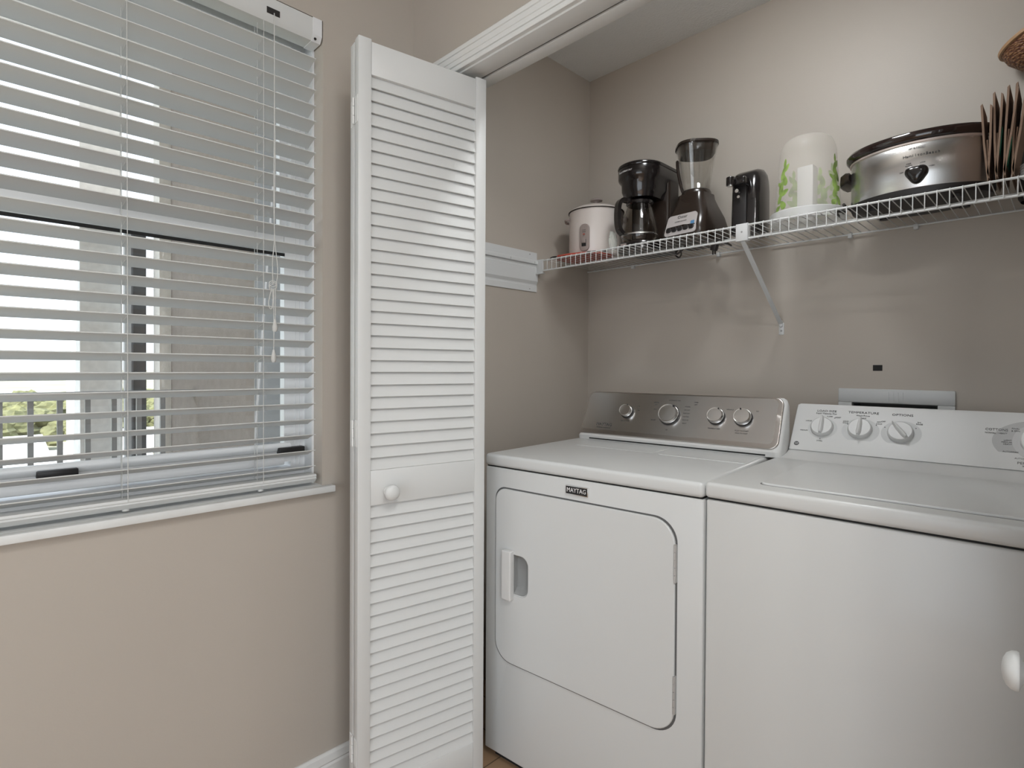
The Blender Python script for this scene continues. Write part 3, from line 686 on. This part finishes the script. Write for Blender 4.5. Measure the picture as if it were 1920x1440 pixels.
# red tray below
b = NB(); zt = DZ(-1.38)
outl = [(-1.42, 1.655), (-1.35, 1.662), (-1.275, 1.70), (-1.262, 1.80), (-1.33, 1.86), (-1.42, 1.86), (-1.465, 1.80), (-1.462, 1.70)]
ol = smooth_path(outl+[outl[0]], 5)[:-1]
prism(b, [(p[0], p[1]) if len(p) > 1 else p for p in [(v.x, v.y) for v in [Vector((q[0], q[1], 0)) for q in ol]]], lambda a_, c_, d: (a_, c_, d), zt+.0002, zt+.0068, .002)
tag(O('plastic_tray', b, 'red'), 'flat red plastic tray lying under the rice cooker', 'tray')
# clear bag crumpled
b = NB(); bmesh.ops.create_icosphere(b, subdivisions=4, radius=1)
for v in b.verts:
    q = v.co.copy(); f_ = 1+.22*noise.noise(q*3.1)+.12*noise.noise(q*7.7)
    v.co = Vector((q.x*.011*f_, q.y*.022*f_, (q.z*.034+.032)*(1 if q.z > -.5 else .98)*f_))
mz = min(v.co.z for v in b.verts)
for v in b.verts: v.co.z -= mz
o = tag(O('plastic_bag', b, 'bagclear', sharp=60, loc=(-1.205, 1.718, DZ(-1.205)+.0002)), 'crumpled clear plastic bag between the rice cooker and coffee maker', 'bag')

# coffee maker (faces the room)
cx = -1.137; cyf = 1.715; z0 = DZ(cx)
KZ = .965
cm = thing('coffee_maker', 'black drip coffee maker between the rice cooker and blender', 'coffee maker', (cx, 1.83, z0))
hw = .083
def stad(w, yf, yb, r2=.02, n=14):     # round front, squarish back (local y), front at yf
    out = []
    for k in range(n+1):
        t = PI+PI*k/n; out.append((w*math.cos(t), yf+w+w*math.sin(t)))
    for (c, a0_) in (((w-r2, yb-r2), 0), ((-w+r2, yb-r2), PI/2)):
        for k in range(5):
            t = a0_+PI/2*k/4; out.append((c[0]+r2*math.cos(t), c[1]+r2*math.sin(t)))
    return out
L3 = lambda sec, z: [(a_, c_, z) for a_, c_ in sec]
b = NB(); loft(b, [L3(stad(hw, -.115, .105), 0), L3(stad(hw, -.115, .105), .020), L3(stad(hw*.97, -.112, .103), .027)]); O('base', b, 'black', cm)
b = NB(); lathe(b, [(.058, .026), (.058, .030), (.001, .0305)], 40, Matrix.Translation((0, -.040, 0))); O('warming_plate', b, 'brown', cm)
b = NB(); loft(b, [[(x_, y_, z_) for x_, y_ in rrect(-hw, .025, hw, .105, .015)] for z_ in (.020, .29)]); O('water_tank', b, 'brown', cm)
b = NB()
ring = lambda w, yf, z, yb=.105: L3(stad(w, yf, yb), z)
loft(b, [ring(.060, -.090, .192, .06), ring(.064, -.094, .205, .07), ring(.072, -.102, .222, .09), ring(.073, -.103, .250, .10), ring(.0830, -.114, .262), ring(.0845, -.116, .268), ring(.0845, -.116, .292), ring(.0835, -.115, .301)])
hd = O('brew_head', b, 'black', cm, 40)
b = NB(); loft(b, [ring(.085, -.1165, .3005, .106), ring(.086, -.118, .304, .107), ring(.085, -.116, .311, .106), ring(.078, -.108, .316, .10), ring(.03, -.06, .317, .04)]); O('head_lid', b, 'black', hd, 40)
# logo wrapped on the round front
cc = Vector((0, -.116+.0845, 0)); lt = []
for i, ch in enumerate('Toastmaster'):
    an = math.radians(-125+i*4.3); nn = Vector((math.cos(an), math.sin(an), 0)); tt = Vector((-nn.y, nn.x, 0))
    lt.append((ch, .0115, frame_mtx(cc+nn*.0850+Vector((0, 0, .284)), tt, (0, 0, 1))))
texts('head_lettering', lt, 'white', hd, split=False)
b = NB(); box(b, (-.03, -.119, .008), (-.008, -.113, .020), .001); O('power_switch', b, 'taupep', cm)
b = NB(); tube(b, smooth_path([(.05, .104, .02), (.08, .10, -.012), (.12, .05, -.012), (.155, -.03, -.012), (.165, -.07, -.030), (.176, -.085, -.040), (.190, -.085, -.034), (.200, -.065, -.012)]), .003, 8); O('power_cord', b, 'blackm', cm)
# carafe
cz = z0+.0310
cf = thing('coffee_carafe', 'smoky glass carafe with black handle standing in the coffee maker', 'carafe', (cx, 1.79, cz))
b = NB(); lathe(b, [(.050, 0), (.060, .004), (.0655, .018), (.0665, .040), (.062, .075), (.053, .110), (.046, .132), (.044, .140)], 56, cap=False); O('glass_bowl', b, 'carafe', cf)
b = NB(); lathe(b, [(.0658, .022), (.0670, .023), (.0670, .0275), (.0662, .0285)], 56, cap=False); O('band', b, 'steel', cf)
b = NB(); lathe(b, [(.046, .138), (.050, .142), (.050, .150), (.040, .155), (.001, .156)], 48); O('carafe_lid', b, 'black', cf)
b = NB(); hdn = Vector((-.42, -.907, 0)).normalized(); hs = Vector((hdn.y, -hdn.x, 0))
path = [(.046, .150), (.075, .152), (.090, .135), (.094, .100), (.092, .060), (.084, .038), (.072, .028)]
rg = []
for i, (r_, z_) in enumerate(smooth_path([(p[0], 0, p[1]) for p in path], 4)[0:0] or [(v.x, v.z) for v in smooth_path([(p[0], 0, p[1]) for p in path], 4)]):
    rg.append((r_, z_))
rr2 = []
for i, (r_, z_) in enumerate(rg):
    j0, j1 = max(i-1, 0), min(i+1, len(rg)-1); t2 = Vector((rg[j1][0]-rg[j0][0], 0, rg[j1][1]-rg[j0][1])).normalized(); nrm = Vector((t2.z, 0, -t2.x))
    wv = .013; th_ = .007 if i > 3 else .006
    ringp = []
    for (a_, c_) in ((-1, -1), (1, -1), (1, 1), (-1, 1)):
        q = Vector((r_, 0, z_))+nrm*c_*th_; ringp.append(hdn*q.x+hs*a_*wv+Vector((0, 0, q.z)))
    rr2.append(ringp)
loft(b, rr2); ho = O('handle', b, 'black', cf, 60)

# blender
cx, cy = -.926, 1.812; z0 = DZ(cx)
bd_ = thing('blender', 'dark blender with clear glass jar beside the coffee maker', 'blender', (cx, cy, z0), math.radians(-6))
sq = lambda w, d_, r_, z_: [(a_, c_, z_) for a_, c_ in rrect(-w, -d_, w, d_, r_, 6)]
b = NB(); loft(b, [sq(.082, .092, .030, 0), sq(.084, .096, .030, .012), sq(.083, .092, .030, .045), sq(.077, .076, .030, .085), sq(.062, .060, .030, .125), sq(.052, .052, .026, .150), sq(.050, .050, .026, .165)])
bb = O('motor_base', b, 'brown', bd_, 50)
# label plate on sloped front
fp = lambda a_, t_, off: Vector((a_, -.0945-.000+(.0165*(t_-.018)/.072)*1.0-off*.97+ (0.004*((t_-.018)/.072)**2), t_+off*.2))
b = NB(); prism(b, [(a_*1.0*(1-.10*((c_-.018)/.072)), c_) for a_, c_ in rrect(-.062, .018, .062, .090, .012, 6)], lambda a_, c_, d_: fp(a_, c_, d_), -.006, .0042, .001); pl = O('control_plate', b, mat('silver_grey_plate', (.45, .42, .41), .35), bb)
b = NB()
for i in range(5): prism(b, [(a_+(-.044+.022*i), c_) for a_, c_ in rrect(-.0095, .030, .0095, .046, .006, 4)], lambda a_, c_, d_: fp(a_, c_, d_), .0035, .0085, .002)
O('speed_buttons', b, 'blackm', pl)
tmb = lambda a_, t_: frame_mtx(fp(a_, t_, .0048), (1, 0, 0), (0, .24, 1))
texts('plate_lettering', [('Oster', .016, tmb(.002, .079)), ('14 SPEED BLENDER', .0055, tmb(-.002, .064))], 'print', pl)
b = NB(); prism(b, rrect(.038, .047, .052, .058, .002, 2), lambda a_, c_, d_: fp(a_, c_, d_), .0035, .0048); O('blue_mark', b, mat('blue_print', (.10, .25, .45), .4), pl)
b = NB(); rj = lambda r_, z_: [((r_*(1+.06*math.cos(4*t)))*math.cos(t), (r_*(1+.06*math.cos(4*t)))*math.sin(t), z_) for t in [2*PI*k/48+PI/4*0 for k in range(48)]]
loft(b, [rj(.043, .166), rj(.046, .185), rj(.052, .22), rj(.062, .28), rj(.070, .328)], cap=False)
loft(b, [rj(.040, .168), rj(.043, .187), rj(.049, .22), rj(.059, .28), rj(.067, .328)], cap=False)
loft(b, [rj(.067, .328), rj(.070, .328)], cap=False)
for kx in range(4):
    t = PI/4+kx*PI/2
    tube(b, [(math.cos(t)*.0405, math.sin(t)*.0405, .18), (math.cos(t)*.056, math.sin(t)*.056, .30)], .0022, 6)
jr = O('glass_jar', b, 'jar', bd_, 60)
b = NB(); lathe(b, [(.044, .160), (.050, .163), (.050, .172), (.046, .180)], 40); O('jar_collar', b, 'brown', bd_)
b = NB(); loft(b, [rj(.062, .305), rj(.0645, .325), rj(.073, .331), rj(.073, .338), rj(.064, .342), rj(.03, .342)]); O('jar_lid', b, 'brown', bd_, 40)
b = NB(); loft(b, [[(p[0]*.30, p[1]*.30, z_) for p in rj(.09, 0)] for z_ in (.342, .353)]); O('lid_cap', b, 'jar', bd_)
b = NB(); tube(b, smooth_path([(.030, -.060, .328), (.042, -.088, .322), (.040, -.092, .285), (.034, -.080, .235), (.026, -.050, .222)]), .0075, 12); O('jar_handle', b, 'jar', bd_)
b = NB(); tube(b, smooth_path([(-.062, -.022, .300), (-.060, -.022, .270), (-.051, -.018, .215), (-.041, -.014, .178)]), [.003]+[.0055]*16+[.004, .004], 10); O('jar_dark_strip', b, 'brown', bd_)  # thin dark strip along the left side of the jar
b = NB(); tube(b, smooth_path([(.06, .085, .01), (.092, .07, -.010), (.110, .0, -.012), (.122, -.05, -.014), (.126, -.085, -.026), (.127, -.09, -.036)]), .003, 8)
box(b, (.117, -.100, -.056), (.137, -.082, -.034), .004, rot=Matrix.Rotation(.3, 3, 'Y')); box(b, (.1205, -.094, -.067), (.1225, -.088, -.054)); box(b, (.1285, -.094, -.067), (.1305, -.088, -.054)); O('power_cord', b, 'blackm', bd_)

# can opener
cx, cy = -.742, 1.815; z0 = DZ(cx)
co = thing('can_opener', 'tall black electric can opener on the shelf above the diagonal strut', 'can opener', (cx, cy, z0), math.radians(0))
b = NB()
# side profile in y,z (front at -y) extruded in x with rounded right/back
def oprof(s_):
    p = [(-.052, 0), (-.048, .10), (-.044, .180), (-.030, .196), (-.005, .208), (.020, .213), (.040, .207), (.052, .190), (.058, .165), (.060, 0)]
    cy_, cz_ = .004, .0
    return [(cy_+(y_-cy_)*s_, z_*(.5+.5*s_) if z_ > .1 else z_) for y_, z_ in p]
loft(b, [[(x_, y_, z_) for y_, z_ in oprof(s_)] for x_, s_ in ((-.040, .90), (-.037, .97), (-.030, 1), (.026, 1), (.036, .95), (.042, .86), (.045, .72))])
bo = O('body', b, 'black', co, 50)
b = NB(); box(b, (-.030, -.058, .004), (.012, -.040, .150), .004); O('front_panel', b, 'blackm', bo)
b = NB(); box(b, (-.030, -.090, .146), (.020, -.036, .170), .006, 3); cylz(b, (-.022, -.096, .144), .013, .026, 24, 'Z', .003); lv_ = O('lever', b, 'black', co)
b = NB(); cylz(b, (-.022, -.096, .1405), .009, .004, 20); cylz(b, (-.010, -.064, .129), .006, .014, 16, '-Y'); cylz(b, (-.008, -.058, .112), .0045, .012, 16, '-Y'); O('cutting_wheel', b, 'chrome', lv_)
b = NB(); tube(b, smooth_path([(.03, .05, .008), (.054, .03, .002), (.056, -.03, .002), (.050, -.07, .002), (.02, -.09, .002)]), .003, 8); O('power_cord', b, 'blackm', co)

# frosted dome canister
cx, cy = -.564, 1.795; z0 = DZ(cx)
dc = thing('plastic_canister', 'frosted plastic dome canister printed with green leaves beside the slow cooker', 'canister', (cx, cy, z0))
b = NB(); lathe(b, [(.094, 0), (.100, .003), (.1015, .030), (.0995, .033), (.098, .031), (.096, .006), (.001, .005)], 64, cap=False); O('base_tray', b, 'frost2', dc)
rd = lambda z_: .0915-.019*(z_-.006)/.235
pf = [(rd(z_), z_) for z_ in (.008, .05, .10, .15, .20, .225)]
pf = pf[:-1]+[(rd(.215), .215), (.070, .232), (.063, .245), (.052, .253), (.036, .257), (.018, .259), (.001, .2595)]
b = NB(); lathe(b, pf, 72, cap=False); O('dome', b, 'frost', dc)
b = NB(); box(b, (-.022, -.022, .007), (.022, .022, .170), .003); O('inner_column', b, frosted('milky_column', (.85, .85, .83), .55), dc)
b = NB()
vdir = math.atan2(-cy, -cx)
def leaf(a_c, zc_, ln, wd, tilt, back=False):
    pts = []
    for k in range(14):
        t = 2*PI*k/14; u_ = ln*math.cos(t); v_ = wd*math.sin(t)*(1-.35*math.cos(t))
        p_ = u_*math.cos(tilt)-v_*math.sin(tilt); q_2 = u_*math.sin(tilt)+v_*math.cos(tilt)
        z_ = zc_+q_2; r_ = rd(z_)+.0006; a_ = a_c+p_/r_
        pts.append(b.verts.new((r_*math.cos(a_), r_*math.sin(a_), z_)))
    c_ = b.verts.new(((rd(zc_)+.0008)*math.cos(a_c), (rd(zc_)+.0008)*math.sin(a_c), zc_))
    for k in range(14): b.faces.new((pts[k], pts[(k+1) % 14], c_))
for base_a in (-52, 58, 150, 205, 120):
    for (da, zc_, ln, wd, tl) in ((-6, .045, .012, .006, .5), (4, .052, .015, .007, 2.2), (-3, .075, .017, .006, 1.2), (6, .088, .014, .006, .4), (-2, .105, .020, .0075, 1.5), (5, .125, .018, .006, 1.9), (0, .145, .018, .006, 1.4), (7, .160, .012, .005, .9), (3, .176, .012, .004, 1.5), (-8, .118, .010, .004, 2.5)):
        leaf(vdir+math.radians(base_a+da*1.3), zc_, ln*1.05, wd*1.35, tl)
O('leaf_print', b, 'leaf', dc, 60)

# slow cooker
cx, cy = -.297, 1.828; z0 = DZ(cx)
sc_ = thing('slow_cooker', 'oval stainless steel slow cooker with black rim on the shelf', 'slow cooker', (cx, cy, z0))
A_, B_ = .165, .122
def ov(s_, z_, n_=96, add=0): return [((A_*s_+add)*math.cos(2*PI*k_/n_), (B_*s_+add)*math.sin(2*PI*k_/n_), z_) for k_ in range(n_)]
b = NB(); loft(b, [ov(.86, .008), ov(.93, .010), ov(.955, .020), ov(.955, .030), ov(.93, .0305)]); O('base', b, 'blackm', sc_)
b = NB()
for (x_, y_) in ((-.09, -.06), (.09, -.06), (-.09, .06), (.09, .06)): b.free(); b = NB(); cylz(b, (x_, y_, 0), .012, .010, 16); O('foot', b, 'blackm', sc_)
b = NB(); loft(b, [ov(.945, .029), ov(.955, .031), ov(.955, .142), ov(.95, .143)]); sh = O('steel_shell', b, 'steel', sc_)
b = NB(); loft(b, [ov(.955, .141), ov(.975, .1425), ov(.975, .1465), ov(.96, .1475)]); O('trim_band', b, mat('pinkish_steel_band', (.72, .64, .60), .35, .6), sc_)
b = NB(); loft(b, [ov(.96, .147), ov(1.0, .150), ov(1.03, .156), ov(1.035, .164), ov(1.01, .170), ov(.97, .171), ov(.94, .168)]); O('crock_rim', b, mat('dark_brown_glaze', (.018, .009, .008), .08, coat=.6), sc_)
b = NB(); loft(b, [ov(.955, .168), ov(.93, .171), ov(.7, .176), ov(.4, .178), ov(.05, .179)]); sl = O('lid', b, clear('lid_glass', (.75, .75, .75), .6), sc_)
b = NB(); lathe(b, [(.012, .178), (.012, .184), (.022, .188), (.022, .195), (.001, .197)], 24); O('lid_knob', b, 'black', sl)
for sg in (-1, 1):
    b = NB()
    cs = [(0.0, .052, .102, .124), (.010, .050, .096, .126), (.024, .040, .092, .122), (.030, .022, .094, .116), (.033, .010, .098, .110)]
    loft(b, [[(sg*(A_*.930+dx_), y_, z_) for y_, z_ in rrect(-w_2, za, w_2, zb, min(.008, (zb-za)*.4), 4)] for dx_, w_2, za, zb in cs]); O('side_handle', b, 'brown', sc_)
# knob and print on the front
fr_ = lambda x_, z_, off: Vector((x_, -B_*.955*math.sqrt(1-(x_/(A_*.955))**2)-off, z_))
b = NB(); kx = .0145
mk = frame_mtx(fr_(kx, .0625, 0), (1, 0, 0), (0, 0, 1))
tri = [( .0235*(1+.10*math.cos(3*(t-PI/2+PI)))*math.cos(t), .0215*(1+.16*math.cos(3*(t+PI/2)))*math.sin(t)) for t in [2*PI*k_/36 for k_ in range(36)]]
for_r = [[mk @ Vector((x_*s_, y_*s_, d_)) for x_, y_ in tri] for s_, d_ in ((1, 0), (1, .010), (.93, .016), (.75, .020), (.4, .022))]
loft(b, for_r); O('control_knob', b, 'black', sc_, 60)
lt = []
for i, ch in enumerate('HamiltonBeach'):
    x_ = -.020+i*.0058; dx = -(-B_/A_)*(x_/(A_*.955))/math.sqrt(1-(x_/(A_*.955))**2)
    lt.append((ch, .0092, frame_mtx(fr_(x_+.008, .111, .0008), (1, dx, 0), (0, 0, 1)), 1.1))
for (s_, x_, z_, q2) in (('OFF', -.018, .073, .0050), ('KEEP', -.003, .092, .0048), ('WARM', -.003, .087, .0048), ('LOW', .026, .090, .0048), ('HIGH', .044, .078, .0050), ('SET & FORGET', .014, .129, .0054)):
    lt.append((s_, q2, frame_mtx(fr_(x_, z_, .0010), (1, 0, 0), (0, 0, 1))))
texts('shell_lettering', lt, 'print', sc_)
b = NB(); tube(b, smooth_path([(-.152, .045, .020), (-.178, .02, .048), (-.176, -.01, .048), (-.168, -.045, .030), (-.160, -.075, .008), (-.150, -.095, .004), (-.165, -.115, .0036), (-.175, -.06, .0036)]), .0035, 8); O('power_cord', b, 'blackm', sc_)

# paper bags, edge on
def fold_bag(x_b, tilt, w_, hgt, y0_, y1_, lab, opened=.004, pr=None, x_u=0):
    z0_ = DZ(x_b); opened *= 1.6; o_ = thing('paper_bag', lab, 'paper bag', (x_b, (y0_+y1_)/2, z0_), 0, 'folded brown paper bags on the shelf')
    b = NB(); t_ = .0032
    def U(y_, off):
        # outline of a folded U in x,z
        pts = []
        lft = [(-opened-w_*.5, hgt), (-opened*.7-w_*.35, hgt*.5), (-w_*.30, hgt*.10), (0, 0)]
        rgt = [(w_*.30, hgt*.10), (opened*.7+w_*.35, hgt*.5), (opened+w_*.5, hgt*.97)]
        P_ = lft+rgt
        out = P_+[(p[0]*(1) - (t_ if p[0] > 0 else -t_)*1.2, p[1]+t_*1.2) for p in P_[::-1]]
        return [(p[0]+math.tan(tilt)*p[1], y_, p[1]) for p in out]
    loft(b, [U(-(y1_-y0_)/2, 0), U((y1_-y0_)/2, 0)]); pb = O('bag_sheet', b, 'paper', o_, 30)
    b = NB()
    xo = -w_*.02+x_u
    loft(b, [[(xo+math.tan(tilt)*z_+sx1, y_, z_) for z_, sx1 in ((.012, -.0012), (.012, .0012), (hgt*.55, .0012), (hgt*.55, -.0012))] for y_ in (-(y1_-y0_)/2+.004, (y1_-y0_)/2-.004)])
    O('inner_fold', b, 'paper', o_)
    if pr:
        b = NB(); xo = opened*.7+w_*.35
        ys = -(y1_-y0_)/2
        loft(b, [[(w_*.30+math.tan(tilt)*hgt*za+(xo-w_*.30)*(za-.10)/.4+.0012+d_, y_, hgt*za) for (d_, y_) in ((0, ys), (.0003, ys), (.0003, ys+.06), (0, ys+.06))] for za in (pr[0], pr[1])])
        O('green_print', b, 'gprint', o_)
    return o_
fold_bag(-.1420, math.radians(-1.5), .008, .178, 1.668, 1.765, 'folded brown paper bag against the slow cooker, shortest of the bags', .004)
fold_bag(-.1285, math.radians(.5), .007, .200, 1.672, 1.785, 'folded brown paper bag with green print, second from the slow cooker', .0035, (.3, .6))
fold_bag(-.1160, math.radians(4.0), .007, .208, 1.675, 1.790, 'folded brown paper bag leaning right, third from the slow cooker', .004, (.15, .45))
fold_bag(-.1020, math.radians(4.0), .008, .212, 1.680, 1.800, 'folded brown paper bag next to the black vase, rightmost of the bags', .004)
# black vase with wicker cone
z0 = DZ(-.05)
va = thing('black_vase', 'tall black vase at the far right end of the shelf', 'vase', (-.048, 1.935, z0))
b = NB(); lathe(b, [(.052, 0), (.057, .01), (.059, .10), (.056, .19), (.046, .215), (.040, .225), (.036, .215), (.034, .10), (.001, .09)], 40, cap=False); O('vase_body', b, 'blackm', va)
wk = thing('wicker_basket', 'brown woven wicker cone basket on a dark stem standing in the black vase', 'basket', (-.026, 1.935, z0+.152)); wk.rotation_euler = (math.radians(2), math.radians(3), 0)
def wicker():
    m = bpy.data.materials.new('woven_wicker'); m.use_nodes = True; n = m.node_tree; bs = n.nodes['Principled BSDF']; bs.inputs['Roughness'].default_value = .55
    t = n.nodes.new('ShaderNodeTexCoord'); v = n.nodes.new('ShaderNodeTexVoronoi'); v.inputs['Scale'].default_value = 130
    mp = n.nodes.new('ShaderNodeMapping'); mp.inputs['Scale'].default_value = (1, 1, 2.2)
    r = n.nodes.new('ShaderNodeValToRGB'); r.color_ramp.elements[0].color = (.42, .22, .10, 1); r.color_ramp.elements[1].color = (.10, .03, .015, 1); r.color_ramp.elements[1].position = .75
    bu = n.nodes.new('ShaderNodeBump'); bu.inputs['Strength'].default_value = 1; bu.inputs['Distance'].default_value = .003; bu.invert = True
    n.links.new(t.outputs['Object'], mp.inputs[0]); n.links.new(mp.outputs[0], v.inputs['Vector']); n.links.new(v.outputs['Distance'], r.inputs[0]); n.links.new(r.outputs[0], bs.inputs['Base Color']); n.links.new(v.outputs['Distance'], bu.inputs['Height']); n.links.new(bu.outputs[0], bs.inputs['Normal'])
    return m
M['wicker'] = wicker()
def tiltb(b): bmesh.ops.rotate(b, cent=(0, 0, .14), matrix=Matrix.Rotation(math.radians(-24), 3, 'Y'), verts=b.verts)
b = NB(); lathe(b, [(.010, .130), (.014, .155), (.022, .175), (.040, .195), (.062, .215), (.078, .245), (.082, .270), (.079, .271), (.074, .246), (.060, .220), (.04, .200), (.001, .185)], 56, cap=False)
tiltb(b); O('woven_cone', b, 'wicker', wk)
b = NB(); lathe(b, [(.082, .268), (.086, .270), (.086, .277), (.082, .279), (.078, .277), (.078, .270)], 56, cap=False); tiltb(b); O('cone_rim', b, mat('pale_cane', (.40, .24, .13), .5), wk)
b = NB(); lathe(b, [(.012, -.09), (.012, .12), (.011, .150)], 16); O('stem', b, 'brown', wk)
b = NB(); tube(b, smooth_path([(-.068, -.02, .225), (-.078, -.02, .218), (-.084, -.02, .202)]), .0010, 6); tube(b, smooth_path([(-.050, -.02, .202), (-.066, -.02, .204), (-.074, -.02, .210)]), .0010, 6); O('loose_strand', b, 'brown', wk)
b = NB()
for i in range(5): lathe(b, [(.03, i*.006), (.050, i*.006+.010), (.051, i*.006+.0115), (.030, i*.006+.0015)], 40, Matrix.Translation((0, 0, 0)))
pl_ = tag(O('paper_plates', b, 'white', loc=(-.040, 1.725, DZ(-.05)+.0002)), 'short stack of white paper plates in front of the black vase', 'plates')

# body of the added fill lamp on the closet ceiling, no known fixture there
cs_ = thing('ceiling_light', 'added round white fill light on the closet ceiling above the washing machines', 'light', (-.55, 1.30, CZ))
b = NB(); lathe(b, [(.15, 0), (.15, -.02), (.14, -.03)], 40); O('fixture_base', b, 'trim', cs_)
b = NB(); lathe(b, [(.138, -.028), (.13, -.045), (.09, -.056), (.03, -.060), (.001, -.0605)], 40, cap=False); O('diffuser', b, 'bulb', cs_)

# ceiling spot fixtures above and behind the camera
for q, lab in zip(BULBS, ('small round white ceiling light nearest the closet', 'small round white ceiling light above the camera', 'small round white ceiling light behind the camera')):
    cl = thing('ceiling_light', lab, 'light', (q[0], q[1], CZ))
    b = NB(); lathe(b, [(.09, 0), (.09, -.02), (.08, -.03)], 40); O('fixture_base', b, 'trim', cl)
    b = NB(); lathe(b, [(.078, -.028), (.075, -.050), (.06, -.075), (.03, -.095), (.001, -.10)], 40, cap=False); O('diffuser', b, 'bulb', cl)

# ------------------------------------------------------------------ outside
b = NB(); box(b, (-3.25, -4, -.15), (-1.66, .75, -.02)); struct('balcony_floor', b, 'concrete', 'grey concrete balcony floor outside', 'balcony floor')
b = NB(); box(b, (-3.25, -6, 2.62), (-1.66, 1.0, 2.8)); struct('balcony_shade_slab', b, 'concrete', 'unseen concrete slab added over the balcony for shade', 'ceiling')  # unseen slab added to keep the sun off the balcony wall
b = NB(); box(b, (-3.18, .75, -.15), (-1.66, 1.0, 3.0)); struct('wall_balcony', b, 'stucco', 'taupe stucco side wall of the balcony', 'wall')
b = NB(); box(b, (-3.30, .700, -.15), (-3.18, 1.0, 3.0)); struct('trim_4', b, 'stucco_lit', 'rough stucco edge of the balcony wall, coloured light as its lit face', 'trim')
b = NB(); box(b, (-1.97, .715, -.02), (-1.66, .75, 3.0)); box(b, (-1.90, .711, .80), (-1.75, .715, .92)); struct('trim_5', b, mat('grey_panel', (.20, .20, .205), .6), 'dark grey panel beside the window', 'trim')  # flat dark grey panel with a small raised block
b = NB(); box(b, (-3.9, .413, -.15), (-3.4, .585, 2.62)); struct('column_1', b, 'concrete', 'pale concrete column beyond the balcony railing', 'column')
b = NB(); box(b, (-3.36, .612, -.15), (-3.30, .668, 1.86)); struct('column_2', b, 'darkm', 'dark metal post beyond the balcony railing', 'post')
b = NB(); box(b, (-3.38, .585, -.15), (-3.34, .612, 1.86)); struct('column_3', b, 'vinyl', 'narrow white post beside the dark metal post', 'post')
rl = thing('balcony_railing', 'grey metal baluster railing at the edge of the balcony outside', 'railing', (-2.8, -1, 0))
b = NB(); box(b, (-.02, -3, 1.035), (.02, 1.75, 1.066), .004); O('top_rail', b, 'rail', rl)
b = NB(); box(b, (-.012, -3, .08), (.012, 1.75, .10)); O('bottom_rail', b, 'rail', rl)
for i in range(14):
    b = NB(); y = 1.6265-.0875*i+0; box(b, (-.009, y-.009, .10), (.009, y+.009, 1.036)); O('baluster', b, 'rail', rl)
GZ = -14.0
b = NB(); box(b, (-2500, -2500, GZ-1), (-15, 2500, GZ)); struct('ground', b, 'ground', 'pale ground far below the balcony', 'ground')
def house(x, y, w, l, h, rz, lab):
    o_ = thing('house', lab, 'house', (x, y, GZ), rz, 'houses below the balcony')
    b = NB(); box(b, (-w/2, -l/2, 0), (w/2, l/2, h)); O('house_walls', b, 'hwall', o_)
    b = NB(); e_ = .6; loft(b, [[(-w/2-e_, y_, h), (0, y_, h+w*.28), (w/2+e_, y_, h)] for y_ in (-l/2-e_, l/2+e_)]); O('roof', b, 'roof', o_)
    b = NB(); box(b, (-w*.2, -l*.1, h), (-w*.2+.8, -l*.1+.8, h+w*.28+.6)); O('chimney', b, 'hwall', o_)
for i, (x, y, w, l, h, rz) in enumerate(((-58, 2, 9, 12, 3.2, .1), (-76, 9, 10, 12, 3.4, 0), (-58, 18, 9, 11, 3.2, .1), (-94, 1, 10, 12, 3.4, .1), (-76, -11, 9, 12, 3.2, 0), (-96, 19, 10, 12, 3.4, .1), (-58, -15, 9, 11, 3, 0), (-76, 28, 10, 12, 3.3, 0))):
    house(x, y, w, l, h, rz, 'pale roofed house seen far below through the window blind')
def tree_mesh(seed):
    b = NB(); bmesh.ops.create_icosphere(b, subdivisions=4, radius=1)
    for v in b.verts:
        q = v.co.normalized(); f_ = 1+.35*noise.noise(q*2+Vector((seed, 0, 0)))+.22*noise.noise(q*6+Vector((seed, 3, 0)))
        v.co = Vector((q.x*f_*5, q.y*f_*5, q.z*f_*3.8+5.5))
    bmesh.ops.recalc_face_normals(b, faces=b.faces)
    me = bpy.data.meshes.new('foliage'); b.to_mesh(me); b.free(); me.materials.append(M['tree'])
    return me
tms = [tree_mesh(s_) for s_ in (1.3, 5.1, 9.7)]
b = NB(); cylz(b, (0, 0, 0), .35, 4, 8); tk = O('trunk', b, 'brown'); tkm = tk.data; bpy.data.objects.remove(tk)
tr = []
for r_ in range(9):
    X = -114-r_*13.5
    for c_ in range(7):
        tr.append((X+random.uniform(-1, 1), -12+c_*13.2+(r_ % 2)*6.5+random.uniform(-1, 1), random.uniform(.85, 1.05)))
tr += [(-67, -5, .45), (-66, 12.5, .4), (-86, 10, .3), (-47, 9, .35)]
for i, (x, y, s_) in enumerate(tr):
    o_ = thing('tree', 'olive green tree in the distance beyond the balcony railing', 'tree', (x, y, GZ), random.uniform(0, 6), 'distant trees beyond the balcony')
    o_.scale = (s_, s_, s_*.85)
    for nm, me in (('foliage', tms[i % 3]), ('trunk', tkm)):
        c_ = bpy.data.objects.new(nm, me); COL.objects.link(c_); c_.parent = o_
